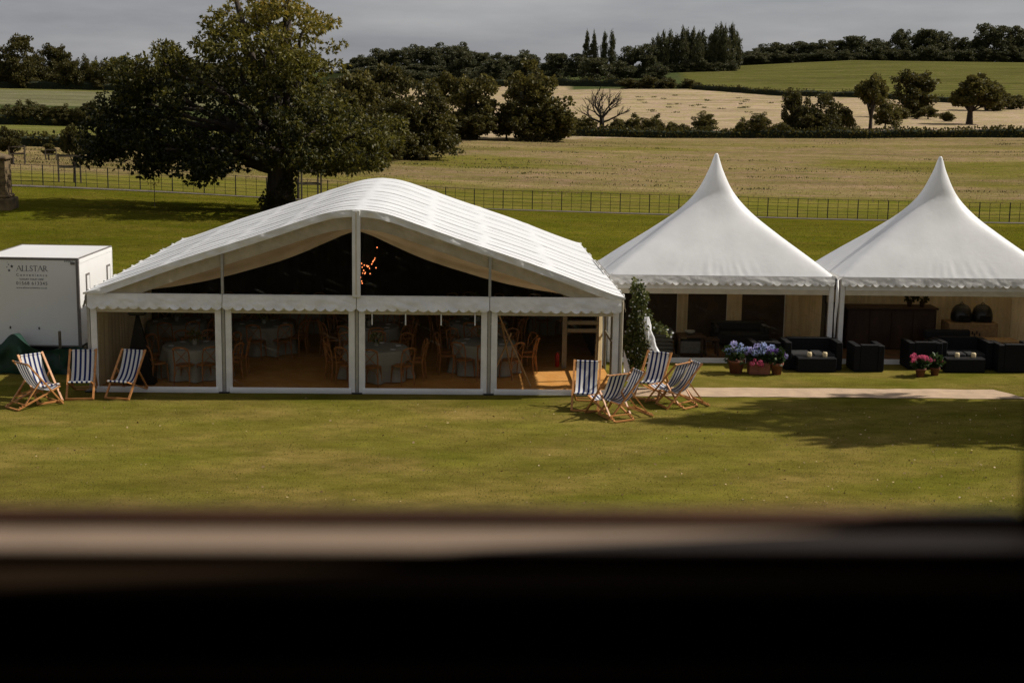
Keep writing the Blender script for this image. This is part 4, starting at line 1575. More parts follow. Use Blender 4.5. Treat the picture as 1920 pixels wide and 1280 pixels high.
for (x, y) in ((.05, .05), (1.05, .05), (.05, .55), (1.05, .55)):
    MB().bbox((x - .03, y - .03, 0), (x + .03, y + .03, .419), .006).build('leg', M['paleoak'], t)
t = thing('settee', 'olive settee between the bar counter and the hessian table', 'settee', P2(2.72, .75), YAW)
MB().bbox((0, 0, .1), (1.25, .7, .42), .04).build('seat', M['cushion'], t)
MB().bbox((0, .52, .422), (1.25, .7, .66), .04).build('backrest', M['cushion'], t)
for (x, y) in ((.08, .08), (1.17, .08), (.08, .62), (1.17, .62)):
    MB().box((x - .03, y - .03, 0), (x + .03, y + .03, .101)).build('foot', M['darkwood'], t)
for k, (px, ln, sw) in enumerate(((1642, .30, .12), (1674, .22, .04), (1697, .30, .08), (1716, .34, .10), (1744, .3, .14), (1769, .18, .05), (1806, .36, .10), (1821, .30, .12), (1866, .2, .06), (1905, .45, .25))):
    q = atd(px, 557, 38.9)
    u = (q - MO).dot(MR)
    t = thing('hanging_sprig', 'dark leafy sprig hanging from the top of the ivory back lining', 'sprig', UV(u, 6.80, 0), YAW, 'sprigs hanging along the ivory lining')
    z0 = 2.08
    MB().tube([(0, 0, z0 + .12), (sw * .3, -.02, z0 - ln * .5), (-sw * .3, -.02, z0 - ln)], .006, 4).build('stem', M['bark'], t)
    n = 70
    tt = npr.random(n)
    P = np.stack([npr.normal(size=n) * sw * .45, -.04 + npr.normal(size=n) * .03, z0 - tt * ln], 1)
    d = npr.normal(size=(n, 3))
    d[:, 2] -= .6
    link('leaves', leaf_cards('leaves', P, d, .07, npr.random(n) * .5), M['leaf_dark'], t)

# ------------------------------------------------------------------ toilet trailer
TF = atz(152.8, 650, .55)                    # front right lower corner of the body
TR = thing('toilet_trailer', 'white box trailer lettered in black beside the marquee', 'trailer', (TF.x, TF.y, 0), 0)
TW, TD, z0, z1 = 2.36, 2.9, .55, 2.72
MB().bbox((-TW + .03, .02, z0), (-.03, TD - .02, z1 - .03), .02).build('body', M['trailer'], TR)
MB().bbox((-.029, .05, z0 + .02), (-.008, TD - .05, z1 - .10), .004).build('side_panel', M['trailer_side'], TR)
MB().box((-TW + .04, .05, z1 - .029), (-.04, TD - .05, z1 - .012)).build('roof_sheet', M['trailer_side'], TR)
for nm, a, b_ in (('edge_trim', (-TW, 0, z1 - .06), (0.0, .06, z1)), ('edge_trim', (-TW, TD - .04, z1 - .04), (0.0, TD, z1)), ('edge_trim', (-.045, .061, z1 - .035), (0, TD - .041, z1 - .003)), ('edge_trim', (-TW, .061, z1 - .04), (-TW + .05, TD - .041, z1)),
                  ('corner_trim', (-.075, -.005, z0 - .02), (0.002, .055, z1 - .061)), ('corner_trim', (-TW, -.005, z0 - .02), (-TW + .06, .055, z1 - .061)), ('base_trim', (-TW + .061, .0, z0 - .02), (-.076, .05, z0 + .03)),
                  ('back_corner_trim', (-.05, TD - .05, z0), (.003, TD - .002, z1 - .041))):
    MB().bbox(a, b_, .012).build(nm, M['trim'] if nm != 'back_corner_trim' else M['trailer_side'], TR)
MB().bbox((-.02, .062, z1 - .14), (.004, TD - .055, z1 - .036), .004).build('side_rail', M['trailer'], TR)
for y in (.55, 2.35):
    f = MB().bbox((-.008, y, z0 + .35), (.012, y + .30, z1 - .45), .005).build('window', M['trim'], TR)
    MB().bbox((.0121, y + .05, z0 + .4), (.018, y + .25, z1 - .5), .003).build('pane', M['trailer_side'], f)
for (x, z) in ((-1.72, 1.0), (-1.02, .99)):
    MB().bbox((x - .015, -.004, z - .03), (x + .015, .018, z + .03), .006).build('latch', M['blackmetal'], TR)
MB().bbox((-.20, -.012, z1 - .16), (-.09, .018, z1 - .10), .01).build('marker_light', M['trim'], TR)
MB().bbox((-TW + .1, .1, .25), (-.1, TD - .1, z0 - .03), .02).build('chassis', M['blackmetal'], TR)
for (x, y) in ((-.3, 1.3), (-TW + .3, 1.3), (-.3, 2.0), (-TW + .3, 2.0)):
    o = MB().tube([(-.1, 0, 0), (.1, 0, 0)], .28, 20).build('wheel', M['blackmetal'], TR, False, (x, y, .28))
    MB().tube([(-.105, 0, 0), (.105, 0, 0)], .15, 14).build('rim', M['alu'], o)


def letters(txt, px, py, wpx, hpx, track=1.0, bold=0.0, shear=0.0):
    """flat print on the trailer front; px,py = left baseline in photo pixels"""
    cu = bpy.data.curves.new('lettering', 'FONT')
    cu.body = txt
    cu.size = 1
    cu.space_character = track
    cu.offset = bold
    cu.fill_mode = 'FRONT'
    tmp = bpy.data.objects.new('lettering', cu)
    C.objects.link(tmp)
    bpy.context.view_layer.update()
    me = bpy.data.meshes.new_from_object(tmp.evaluated_get(bpy.context.evaluated_depsgraph_get()))
    bpy.data.objects.remove(tmp)
    co = np.empty(len(me.vertices) * 3)
    me.vertices.foreach_get('co', co)
    co = co.reshape(-1, 3)
    a, b_ = atd(px, py, TF.y), atd(px + wpx, py, TF.y)
    W_ = (b_ - a).x
    H_ = hpx / 78.0
    w0, w1 = co[:, 0].min(), co[:, 0].max()
    h0, h1 = 0.0, co[:, 1].max()
    x = (co[:, 0] - w0) / (w1 - w0) * W_
    z = (co[:, 1]) / h1 * H_
    out = np.stack([x, np.zeros_like(x), z], 1)
    me.vertices.foreach_set('co', out.ravel())
    me.name = 'lettering'
    me.materials.clear()
    return link('lettering', me, M['ink'], TR, (a.x - TF.x, .0165, a.z))


def serif_letters(px, py, wpx, hpx):
    """ALLSTAR in a light serif face drawn from strokes"""
    G = {'A': ([((0, 0), (.5, 1), .07), ((.5, 1), (1, 0), .15), ((.2, .36), (.8, .36), .06), ((-.12, 0), (.14, 0), .05), ((.82, 0), (1.14, 0), .05)], 1.0),
         'L': ([((.15, 0), (.15, 1), .14), ((0, 0), (.72, 0), .06), ((0, 1), (.32, 1), .05), ((.72, 0), (.76, .2), .05)], .72),
         'T': ([((.42, 0), (.42, 1), .14), ((0, .98), (.85, .98), .07), ((.26, 0), (.58, 0), .05), ((0, .98), (0, .8), .05), ((.85, .98), (.85, .8), .05)], .85),
         'S': ([((.60, .82), (.5, .96), .08), ((.5, .96), (.25, .98), .08), ((.25, .98), (.1, .8), .1), ((.1, .8), (.2, .6), .13), ((.2, .6), (.48, .42), .15), ((.48, .42), (.60, .22), .13), ((.60, .22), (.45, .03), .1), ((.45, .03), (.2, .02), .08), ((.2, .02), (.05, .2), .08)], .66),
         'R': ([((.15, 0), (.15, 1), .14), ((.15, .98), (.5, .97), .06), ((.5, .97), (.66, .75), .12), ((.66, .75), (.5, .52), .12), ((.5, .52), (.15, .5), .06), ((.38, .5), (.85, 0), .14), ((0, 0), (.32, 0), .05), ((0, 1), (.2, 1), .05), ((.78, 0), (1.0, 0), .05)], .92)}
    x = 0
    seg = []
    for ch in 'ALLSTAR':
        st, adv = G[ch]
        seg += [((p[0] + x, p[1]), (q[0] + x, q[1]), w_) for (p, q, w_) in st]
        x += adv + .10
    a, b_ = atd(px, py, TF.y), atd(px + wpx, py, TF.y)
    sx = (b_ - a).x / x
    sz = hpx / 78.0
    b = MB()
    for i, (p, q, w_) in enumerate(seg):
        P_, Q_ = Vector((p[0] * sx, 0, p[1] * sz)), Vector((q[0] * sx, 0, q[1] * sz))
        b.bar(P_, Q_, .002 + i * .00003, w_ * sx * 1.1, (0, 1, 0)) if False else b.add(*stroke(P_, Q_, w_ * sx * .95, -.00004 * i))
    b.build('lettering', M['ink'], TR, False, (a.x - TF.x, .0165, a.z))


def stroke(p, q, w_, y):
    d = (q - p)
    n = Vector((-d.z, 0, d.x)).normalized() * w_ / 2
    e = d.normalized() * w_ * .15
    vs = [p - e + n, p - e - n, q + e - n, q + e + n]
    return [(v.x, y, v.z) for v in vs], [(0, 1, 2, 3)]


serif_letters(30.5, 508, 59, 10.2)
letters('Convenience', 30, 517.6, 58, 4.9, 1.5)
letters('"LUXURY TOILET HIRE"', 35.5, 524.8, 46.5, 3.1, 1.0, .008)
letters('01568 613345', 30, 533.6, 58.3, 5.9, 1.15, .0)
letters('www.allstartoilethire.co.uk', 30, 540.6, 58, 3.0, 1.05, .006)
letters('EV007', 120, 491.5, 16, 4.0, 1.1, .01)
for (sx, sy, r_) in ((21.5, 499.5, 3.7), (16.5, 507, 3.1), (15.3, 496, 1.7), (12.3, 500.8, 1.5), (13, 491.7, 1.0)):
    q = atd(sx, sy, TF.y)
    vs = [(math.cos(PI / 2 + k * PI / 5) * (r_ if k % 2 == 0 else r_ * .42) / 78, 0, math.sin(PI / 2 + k * PI / 5) * (r_ if k % 2 == 0 else r_ * .42) / 78) for k in range(10)]
    MB().add(vs + [(0, 0, 0)], [(10, k, (k + 1) % 10) for k in range(10)]).build('star_emblem', M['ink'], TR, False, (q.x - TF.x, .0165, q.z))

# green tarpaulin screen in front of the trailer's wheels
t = thing('tarpaulin_screen', 'dark green tarpaulin screen slung on posts below the lettered trailer', 'tarpaulin', (TF.x, TF.y - .75, 0), 0)


def tarp(s, th):
    x = -2.4 + 2.75 * s
    top = .62 + .30 * math.exp(-((x + 1.42) / .28) ** 2) + .05 * math.cos(x * 5)
    return (x, .10 * nz(x * 2.5, th * 2) + .05 * math.sin(x * 11), top * (1 - th) + .01)


b = MB()
b.grid(tarp, 60, 12)
b.build('sheet', M['tarp'], t, True)
b = MB()
b.grid(lambda s, th: (tarp(s, 0)[0], tarp(s, 0)[1] + .5 * th, tarp(s, 0)[2] - .05 * th - .2 * th * abs(math.sin(s * 9))), 60, 6)
b.build('top_fold', M['tarp'], t, True)
for (x, h_) in ((-1.42, .93), (-.30, 1.05), (.3, .7)):
    MB().bbox((x - .03, .03, 0), (x + .03, .09, h_), .008).build('post', M['timber'], t)
MB().bbox((-2.4, .22, .05), (.2, .9, .45), .03).build('covered_crates', M['black_cloth'], t)

# ------------------------------------------------------------------ park railing
fpx = np.linspace(-180, 2150, 1)
pts = []
x = None
s_acc = 0
path = [((px - 960) / 2667 * float(fence_d(px)), float(fence_d(px))) for px in np.linspace(-160, 2120, 400)]
cum = [0]
for a, b_ in zip(path[:-1], path[1:]):
    cum.append(cum[-1] + math.hypot(b_[0] - a[0], b_[1] - a[1]))
fence = thing('park_railing', 'low dark iron estate railing crossing the park beyond the tents', 'fence', (0, 0, 0))
mesh_main = mesh_thin = None
nsec = int(cum[-1] / .637)
bases = []
for k in range(nsec + 1):
    q = k * .637
    xx, yy_ = np.interp(q, cum, [p[0] for p in path]), np.interp(q, cum, [p[1] for p in path])
    zz = tz(xx, yy_)
    bases.append((xx, yy_, zz))
    if k % 3 == 0:
        if mesh_main is None:
            o = MB().bbox((-.028, -.028, -.05), (.028, .028, 1.24), .005).build('post', M['iron'], fence)
            mesh_main = o.data
        else:
            o = link('post', mesh_main, None, fence)
    else:
        if mesh_thin is None:
            o = MB().box((-.013, -.010, -.03), (.013, .010, 1.22)).build('upright', M['iron'], fence)
            mesh_thin = o.data
        else:
            o = link('upright', mesh_thin, None, fence)
    o.location = (xx, yy_, zz)
for h_ in (.24, .46, .68, .92, 1.20):
    b = MB()
    b.tube([(p[0], p[1] - .02, p[2] + h_) for p in bases], .013 if h_ < 1.1 else .017, 4)
    b.build('rail', M['iron'], fence)


# ------------------------------------------------------------------ trees
def limb(b, p, q, r0, r1, n=5, wob=.12, sides=7):
    p, q = Vector(p), Vector(q)
    ln = (q - p).length
    pts, rs = [], []
    for i in range(n + 1):
        t = i / n
        c_ = p.lerp(q, t)
        if 0 < i < n:
            c_ += Vector((rnd.uniform(-1, 1), rnd.uniform(-1, 1), rnd.uniform(-.5, 1))) * ln * wob * .5
        pts.append(c_)
        rs.append(r0 + (r1 - r0) * t)
    b.tube(pts, rs, sides)
    return pts


# --- the big chestnut
CD = 74.0
cb = atd(525, 392, CD)
cz = tz(cb.x, cb.y)
ct = thing('chestnut_tree', 'huge horse chestnut with yellowing top towering behind the marquee', 'tree', (cb.x, cb.y, cz))
LB = [(585, 45, 45, 60), (545, 8, 48, 45), (490, 20, 45, 55), (430, 34, 40, 48), (402, 78, 26, 38), (575, 105, 48, 50), (520, 115, 60, 50), (455, 120, 50, 50),
      (330, 124, 42, 32), (285, 142, 40, 32), (225, 132, 28, 22), (245, 165, 48, 38), (225, 200, 55, 50), (215, 245, 45, 40), (300, 190, 75, 60), (385, 175, 75, 60), (470, 190, 75, 65), (555, 190, 70, 65),
      (610, 230, 60, 60), (655, 255, 60, 48), (715, 245, 48, 36), (690, 290, 42, 28), (640, 300, 45, 30), (255, 268, 70, 38), (345, 270, 80, 40), (435, 275, 75, 42), (520, 270, 75, 45), (590, 285, 55, 40), (190, 280, 26, 22), (300, 300, 50, 22), (400, 308, 50, 22),
      (515, 60, 60, 55), (560, 150, 55, 50)]
lobes, lims = [], []
sc_ = CD / 2667
for i, (lx, ly, rx, ry) in enumerate(LB):
    p = atd(lx, ly, CD)
    off = abs(lx - 500) / 300
    reach = 5.5 * math.sqrt(max(0.1, 1 - min(1, off) ** 2)) * (0.55 if ly < 90 else 1)
    deps = (-.75, 0.0, .75) if reach > 3 else (-.4, .4)
    for dz in deps:
        dd = dz * reach + rnd.uniform(-.5, .5)
        lobes.append((p.x - cb.x, dd, p.z - cz + rnd.uniform(-.2, .2), rx * sc_ * .86, 1.5 + rnd.random() * .6, ry * sc_ * .86))
# break each lobe into leaf sprays
sub = []
for (x, y, z, rx, ry, rz) in lobes:
    for k in range(10):
        d = Vector((rnd.gauss(0, 1), rnd.gauss(0, 1), rnd.gauss(0, 1))).normalized()
        f = rnd.uniform(.45, 1.02)
        s = rnd.uniform(.34, .70)
        sub.append((x + d.x * rx * f, y + d.y * ry * f, z + d.z * rz * f, s * 1.2, s * 1.2, s * .62))
P, d, idx = lobe_points(sub, 27000, .3)
keepm = np.array([rnd.random() > (.46 if q[2] > 7.5 else .16) for q in sub])[idx]
P, d = P[keepm], d[keepm]
n = len(P)
# palmate leaves: five leaflets from one point
PP = np.repeat(P, 5, 0)
ax = d.copy()
ax[:, 2] -= .25
ang = np.tile(np.linspace(-1.2, 1.2, 5), n)
t1 = np.cross(ax, npr.normal(size=(n, 3)))
t1 /= np.linalg.norm(t1, axis=1, keepdims=True)
ax /= np.linalg.norm(ax, axis=1, keepdims=True)
D5 = np.repeat(ax, 5, 0) * np.cos(ang)[:, None] + np.repeat(t1, 5, 0) * np.sin(ang)[:, None]
D5[:, 2] -= .3
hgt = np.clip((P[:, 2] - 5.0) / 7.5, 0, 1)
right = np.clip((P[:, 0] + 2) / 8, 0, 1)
tn = .03 + .74 * hgt ** 1.25 + .22 * right + npr.normal(size=n) * .10  # autumn yellowing up high; sunlit right and shaded low left put into the tint
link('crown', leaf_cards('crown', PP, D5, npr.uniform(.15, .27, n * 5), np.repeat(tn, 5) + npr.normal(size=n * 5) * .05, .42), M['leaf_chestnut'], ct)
b = MB()
tk = [(0, 0, -.2), (0, 0, .25), (.02, 0, 1.0), (.05, 0, 2.0), (.0, 0, 3.2)]
b.tube(tk, [1.0, .82, .70, .66, .6], 14)
for (x, y, z, rx, ry, rz) in lobes[::2]:
    base_z = rnd.uniform(2.0, 3.4) if z < 8 else rnd.uniform(3.2, 4.5)
    mid = Vector((x * .35, y * .35, base_z + (z - base_z) * .45))
    limb(b, (x * .02, y * .02, base_z - .3), mid, .30, .16, 3, .08)
    limb(b, mid, (x, y, z), .16, .05, 4, .12, 5)
for k in range(70):
    x, y, z = sub[rnd.randrange(len(sub))][:3]
    lb = min(lobes, key=lambda q: (q[0] - x) ** 2 + (q[1] - y) ** 2 + (q[2] - z) ** 2)
    limb(b, lb[:3], (x, y, z), .05, .015, 3, .15, 4)
b.tube([(0, 0, 3.0), (-.2, 0, 5), (.3, .2, 8), (.6, 0, 11)], [.6, .5, .35, .12], 10)
b.tube([(0, 0, 3.0), (-.8, 0, 5.5), (-1.5, .2, 8), (-2.3, 0, 11.5)], [.45, .36, .25, .08], 8)
b.build('trunk', M['bark'], ct, True)
P, d, _ = lobe_points([(-.5, -.5, .5, .5, .4, .5), (.4, -.6, .9, .5, .35, .8), (.6, -.4, 1.9, .35, .35, .8), (.1, -.75, .3, .8, .3, .35)], 1300, .3)
link('ivy', leaf_cards('ivy', P, d, npr.uniform(.12, .2, len(P)), npr.beta(1.5, 4, len(P)), .8), M['leaf_dark'], ct)


def crown_mesh(kind, seed, n, leaf, H=1.0, W=1.0):
    """unit tree: height 1, width 1 about the trunk; returns crown and trunk mesh"""
    rr = random.Random(seed)
    lobs = []
    trunk = MB()
    if kind == 'poplar':
        for k in range(26):
            z = .10 + .88 * k / 25
            w_ = .40 * min(1, (z / .22) ** .5) * (1 - .88 * (max(0, z - .5) / .5) ** 2.4)
            lobs.append((rr.uniform(-.15, .15) * w_, rr.uniform(-.15, .15) * w_, z, w_ * rr.uniform(.7, 1), w_ * rr.uniform(.7, 1), .06))
        trunk.tube([(0, 0, -.03), (0, 0, .5), (0, 0, .9)], [.035, .02, .005], 6)
    elif kind == 'cedar':
        for k in range(30):
            z = .12 + .86 * k / 29
            w_ = .5 * (1 - (z - .1) * .85) ** .8
            a = rr.uniform(0, 2 * PI)
            lobs.append((math.cos(a) * w_ * .45, math.sin(a) * w_ * .45, z, w_ * .6, w_ * .6, .07))
        trunk.tube([(0, 0, -.03), (0, 0, .5), (0, 0, .9)], [.03, .02, .005], 6)
    elif kind == 'bush':
        for k in range(22):
            a = rr.uniform(0, 2 * PI)
            q = rr.uniform(0, .36)
            z = rr.uniform(.08, .80)
            lobs.append((math.cos(a) * q, math.sin(a) * q, z * (1.1 - q), rr.uniform(.12, .22), rr.uniform(.12, .22), rr.uniform(.12, .22)))
        trunk.tube([(0, 0, -.04), (0.02, 0, .4)], [.03, .015], 5)
    elif kind == 'open':                       # parkland tree with a clear trunk and spreading lobes
        for k in range(20):
            a = rr.uniform(0, 2 * PI)
            q = rr.uniform(.05, .36)
            z = .42 + .48 * rr.random() * (1.15 - q * 1.3)
            lobs.append((math.cos(a) * q, math.sin(a) * q, z, rr.uniform(.10, .17), rr.uniform(.10, .17), rr.uniform(.07, .12)))
        trunk.tube([(0, 0, -.04), (.01, 0, .2), (0, 0, .45)], [.055, .04, .03], 7)
        for l in lobs[::2]:
            trunk.tube([(0, 0, .25), (l[0] * .5, l[1] * .5, l[2] * .75), l[:3]], [.022, .014, .006], 5)
    else:                                       # round
        for k in range(34):
            a = rr.uniform(0, 2 * PI)
            z = rr.uniform(.10, .90)
            w_ = .37 * math.sin(PI * min(1, .14 + z * .80)) ** .55
            q = w_ * rr.uniform(.25, 1)
            lobs.append((math.cos(a) * q, math.sin(a) * q, z, rr.uniform(.10, .18), rr.uniform(.10, .18), rr.uniform(.08, .14)))
        trunk.tube([(0, 0, -.04), (.01, 0, .2), (0, 0, .6)], [.04, .03, .015], 6)
        for l in lobs[::3]:
            trunk.tube([(0, 0, .3), (l[0] * .5, l[1] * .5, l[2] * .8), l[:3]], [.018, .012, .005], 5)
    sub = []
    for (x, y, z, rx, ry, rz) in lobs:
        for k in range(7):
            d = Vector((rr.gauss(0, 1), rr.gauss(0, 1), rr.gauss(0, 1))).normalized()
            f = rr.uniform(.4, 1.05)
            s = rr.uniform(.25, .5)
            sub.append((x + d.x * rx * f, y + d.y * ry * f, max(.03, z + d.z * rz * f), rx * s, ry * s, rz * s * .9))
    P, d, idx = lobe_points(sub, n, .3)
    keep = P[:, 2] > .01
    P, d, idx = P[keep], d[keep], idx[keep]
    base = np.array([rr.random() for _ in sub])[idx]
    tn = .25 + .35 * base + npr.normal(size=len(P)) * .15
    me = leaf_cards('crown', P, d + npr.normal(size=d.shape) * .5, leaf * npr.uniform(.7, 1.3, len(P)), tn, .75)
    tm = bpy.data.meshes.new('trunk')
    tm.from_pydata(trunk.v, [], trunk.f)
    tm.materials.append(M['bark'])
    return me, tm


PROTO = {}


def proto(kind, var, det):
    key = (kind, var, det)
    if key not in PROTO:
        n, lf = {'near': (11000, .042), 'far': (10000, .042)}[det]
        if kind == 'poplar':
            n, lf = 3600, .06
        PROTO[key] = crown_mesh(kind, hash((kind, var)) % 1000 if False else (len(PROTO) * 17 + 3), n, lf)
    return PROTO[key]


_matcopy = {}


def tree(name, label, px, top, base, d, wpx, kind='round', det='near', matn='leaf_mid', group=None, var=None, dz=0.0, zoff=0.0):
    p = atd(px, base, d)
    z = tz(p.x, p.y) + zoff
    tp = atd(px, top, d)
    h = tp.z - z
    w_ = wpx * d / 2667
    v = var if var is not None else rnd.randrange(3)
    cm, tm = proto(kind, v, det)
    key = (cm.name, matn)
    if key not in _matcopy:
        c2 = cm.copy()
        c2.materials.clear()
        c2.materials.append(M[matn])
        _matcopy[key] = c2
    t = thing(name, label, 'tree' if 'hedge' not in name and 'shrub' not in name else 'shrub', (p.x, p.y, z), rnd.uniform(0, 2 * PI), group)
    k = w_ / (.9 if kind != 'poplar' else .75)
    t.scale = (k, k, h)
    link('crown', _matcopy[key], None, t)
    link('trunk', tm, None, t)
    return t


# left skyline wood
for (px, tp, w_) in ((-60, 85, 90), (-20, 88, 70), (36, 66, 75), (70, 86, 60), (104, 81, 62), (132, 98, 50), (0, 110, 70), (60, 115, 60), (95, 112, 55), (240, 110, 70), (290, 115, 70), (340, 112, 70), (400, 105, 80)):
    tree('woodland_tree', 'dark broadleaf tree in the wood above the pale field beyond the stone pier', px, tp, 165, 440 + rnd.uniform(-15, 25), w_, 'round', 'near', 'leaf_dark', 'trees of the dark wood on the slope', zoff=-.6)
for (px, tp, w_) in ((150, 104, 30), (164, 97, 34), (178, 98, 30), (196, 110, 34), (215, 113, 40), (20, 128, 70), (45, 135, 60), (75, 138, 60), (110, 130, 60), (140, 128, 60), (165, 130, 55), (190, 132, 50), (-20, 130, 60)):
    tree('woodland_tree', 'low rounded tree along the lower edge of the dark slope wood', px, tp, 166, 432 + rnd.uniform(-6, 6), w_, 'bush', 'far', 'leaf_dark', 'trees along the lower edge of the slope wood', zoff=-.6)
for (px, tp, w_) in ((-30, 195, 60), (12, 194, 55), (38, 186, 46), (62, 185, 60), (95, 193, 50), (120, 196, 50), (148, 192, 50), (168, 180, 46), (195, 188, 60), (230, 190, 60), (280, 190, 60), (330, 190, 60), (600, 170, 70)):
    tree('field_tree', 'bushy dark tree in the row between the pale field and the meadow', px, tp, 241, 214 + rnd.uniform(-4, 4), w_, 'bush', 'near', 'leaf_dark', 'bushy trees in the row below the pale field')
# dark clump behind the chestnut and right of it
TL = [(690, 128, 296, 163, 120, 'round', 'leaf_dark', 'tall dark tree at the back of the clump beyond the marquee'), (745, 124, 294, 166, 105, 'round', 'leaf_dark', 'tall rounded dark tree in the clump, beside the spreading chestnut'),
      (655, 140, 298, 160, 110, 'round', 'leaf_mid', 'dull green tree in the clump touching the chestnut'), (800, 168, 298, 156, 112, 'cedar', 'leaf_dark', 'dark conical evergreen at the open edge of the tree clump'),
      (760, 190, 298, 153, 100, 'round', 'leaf_dark', 'low dense tree under the dark conical evergreen'), (715, 200, 300, 150, 90, 'round', 'leaf_dark', 'low dark tree filling the clump behind the chestnut skirt'),
      (832, 138, 264, 204, 56, 'open', 'leaf_mid', 'slim loose tree between the dark clump and the park trees'), (892, 142, 263, 202, 104, 'round', 'leaf_mid', 'rounded green park tree next to the slim loose tree'),
      (880, 200, 264, 200, 90, 'bush', 'leaf_dark', 'dark bush at the foot of the rounded park tree'), (950, 205, 264, 203, 60, 'bush', 'leaf_dark', 'dark bush between the two park trees'),
      (1010, 112, 262, 206, 118, 'round', 'leaf_mid', 'largest park tree, dense and tall at the field edge'), (985, 170, 263, 202, 80, 'bush', 'leaf_dark', 'dark underwood beside the largest park tree'), (1040, 190, 263, 204, 70, 'bush', 'leaf_dark', 'dark underwood on the dead-tree side of the largest park tree'), (560, 140, 300, 170, 120, 'round', 'leaf_dark', 'dark tree hidden behind the chestnut crown')]
for (px, tp, bs, d, w_, kd, mt_, lb) in TL:
    tree('park_tree', lb, px, tp - 4, bs, d, w_ * 1.18, kd, 'near', mt_)
# far hill wood
hx = [(655, 118, 40), (672, 104, 34), (690, 106, 40), (708, 90, 40), (728, 92, 38), (748, 92, 40), (768, 84, 46), (790, 86, 46), (812, 88, 46), (838, 82, 52), (860, 80, 44), (882, 92, 40), (900, 98, 40), (925, 100, 46), (950, 100, 46), (975, 102, 46)]
for (px, tp, w_) in hx:
    tree('hill_tree', 'rounded tree of the bluish wood on the far hilltop', px, tp, 138, 880 + rnd.uniform(-20, 20), w_ * 1.15, 'round', 'far', 'leaf_far', 'trees of the far hilltop wood', zoff=-1)
for (px, tp, w_) in ((645, 130, 40), (665, 128, 44), (700, 122, 50), (740, 120, 50), (780, 118, 50), (820, 118, 50), (900, 120, 50), (940, 118, 50), (1000, 115, 60), (1050, 112, 60), (1090, 110, 50)):
    tree('hill_tree', 'low tree along the front of the far hilltop wood', px, tp, 146, 800 + rnd.uniform(-20, 20), w_ * 1.2, 'bush', 'far', 'leaf_far', 'low trees before the far hilltop wood', zoff=-1)
for (px, tp, bs, d, w_, kd, lb) in ((866, 92, 152, 560, 56, 'round', 'darkest tree standing out before the far hilltop wood'), (930, 110, 160, 560, 60, 'round', 'mid-distance tree beside the darkest tree, above the straw field'), (985, 95, 160, 600, 62, 'round', 'broad tree behind the largest park tree'),
                                (1045, 98, 162, 590, 60, 'round', 'broad tree before the pair of poplar spires'), (1080, 100, 165, 560, 56, 'round', 'dense tree touching the poplar spires'), (1116, 106, 172, 480, 72, 'round', 'dark round tree right above the bare dead tree'), (1178, 86, 168, 520, 50, 'round', 'dense dark tree between the poplar spires and the poplar row'), (1208, 82, 168, 520, 54, 'round', 'dense tree at the start of the poplar row'),
                                (1160, 110, 172, 500, 60, 'bush', 'bush under the dense tree between the poplars'), (1230, 118, 172, 500, 60, 'bush', 'bush at the straw field edge below the poplar row'), (900, 145, 172, 500, 60, 'bush', 'bush at the top of the straw field'), (960, 150, 172, 490, 70, 'bush', 'bush at the top of the straw field behind park trees'), (1060, 146, 172, 490, 60, 'bush', 'bush at the top of the straw field near the dead tree'), (1010, 148, 172, 490, 60, 'bush', 'bush topping the straw field behind the largest park tree')):
    tree('distant_tree', lb, px, tp, bs, d, w_, kd, 'far', 'leaf_far', zoff=-.6)
for px in range(640, 1010, 26):
    tree('distant_tree', 'dense low tree in the belt between the far hill wood and the park trees', px, 132 + rnd.uniform(-8, 6), 172, 600 + rnd.uniform(-25, 25), 52, 'bush', 'far', 'leaf_far', 'tree belt below the far hill wood', zoff=-.8)
# poplars
for (px, tp) in ((1099, 60), (1112, 61), (1132, 60), (1146, 59)):
    tree('poplar_tree', 'slim poplar spire in the separate foursome on the skyline', px, tp, 150, 560, 15, 'poplar', 'far', 'leaf_far', 'foursome of poplar spires', zoff=-.6)
for (px, tp) in ((1222, 74), (1232, 66), (1243, 60), (1254, 58), (1266, 66), (1278, 53), (1287, 56), (1298, 55), (1308, 62), (1316, 58), (1331, 64), (1340, 50), (1349, 47), (1357, 50), (1370, 45), (1379, 60)):
    tree('poplar_tree', 'tall poplar in the dense row on the skyline above the straw field', px, tp, 134, 560 + rnd.uniform(-8, 8), 21, 'poplar', 'far', 'leaf_far', 'dense row of poplars', zoff=-.6)
for (px, tp, w_) in ((1255, 118, 36), (1290, 110, 40), (1320, 108, 36), (1345, 115, 36), (1270, 122, 40), (1370, 112, 26)):
    tree('field_shrub', 'rounded shrub at the feet of the poplar row', px, tp, 135, 552, w_, 'bush', 'far', 'leaf_far', 'shrubs below the poplar row', zoff=-.4)
for (px, tp, w_) in ((1215, 140, 50), (1250, 142, 50), (1290, 146, 46), (1180, 145, 50), (1312, 155, 26)):
    tree('field_shrub', 'dark shrub at the top corner of the straw field', px, tp, 172, 436, w_, 'bush', 'far', 'leaf_dark', 'shrubs at the top of the straw field', zoff=-.3)
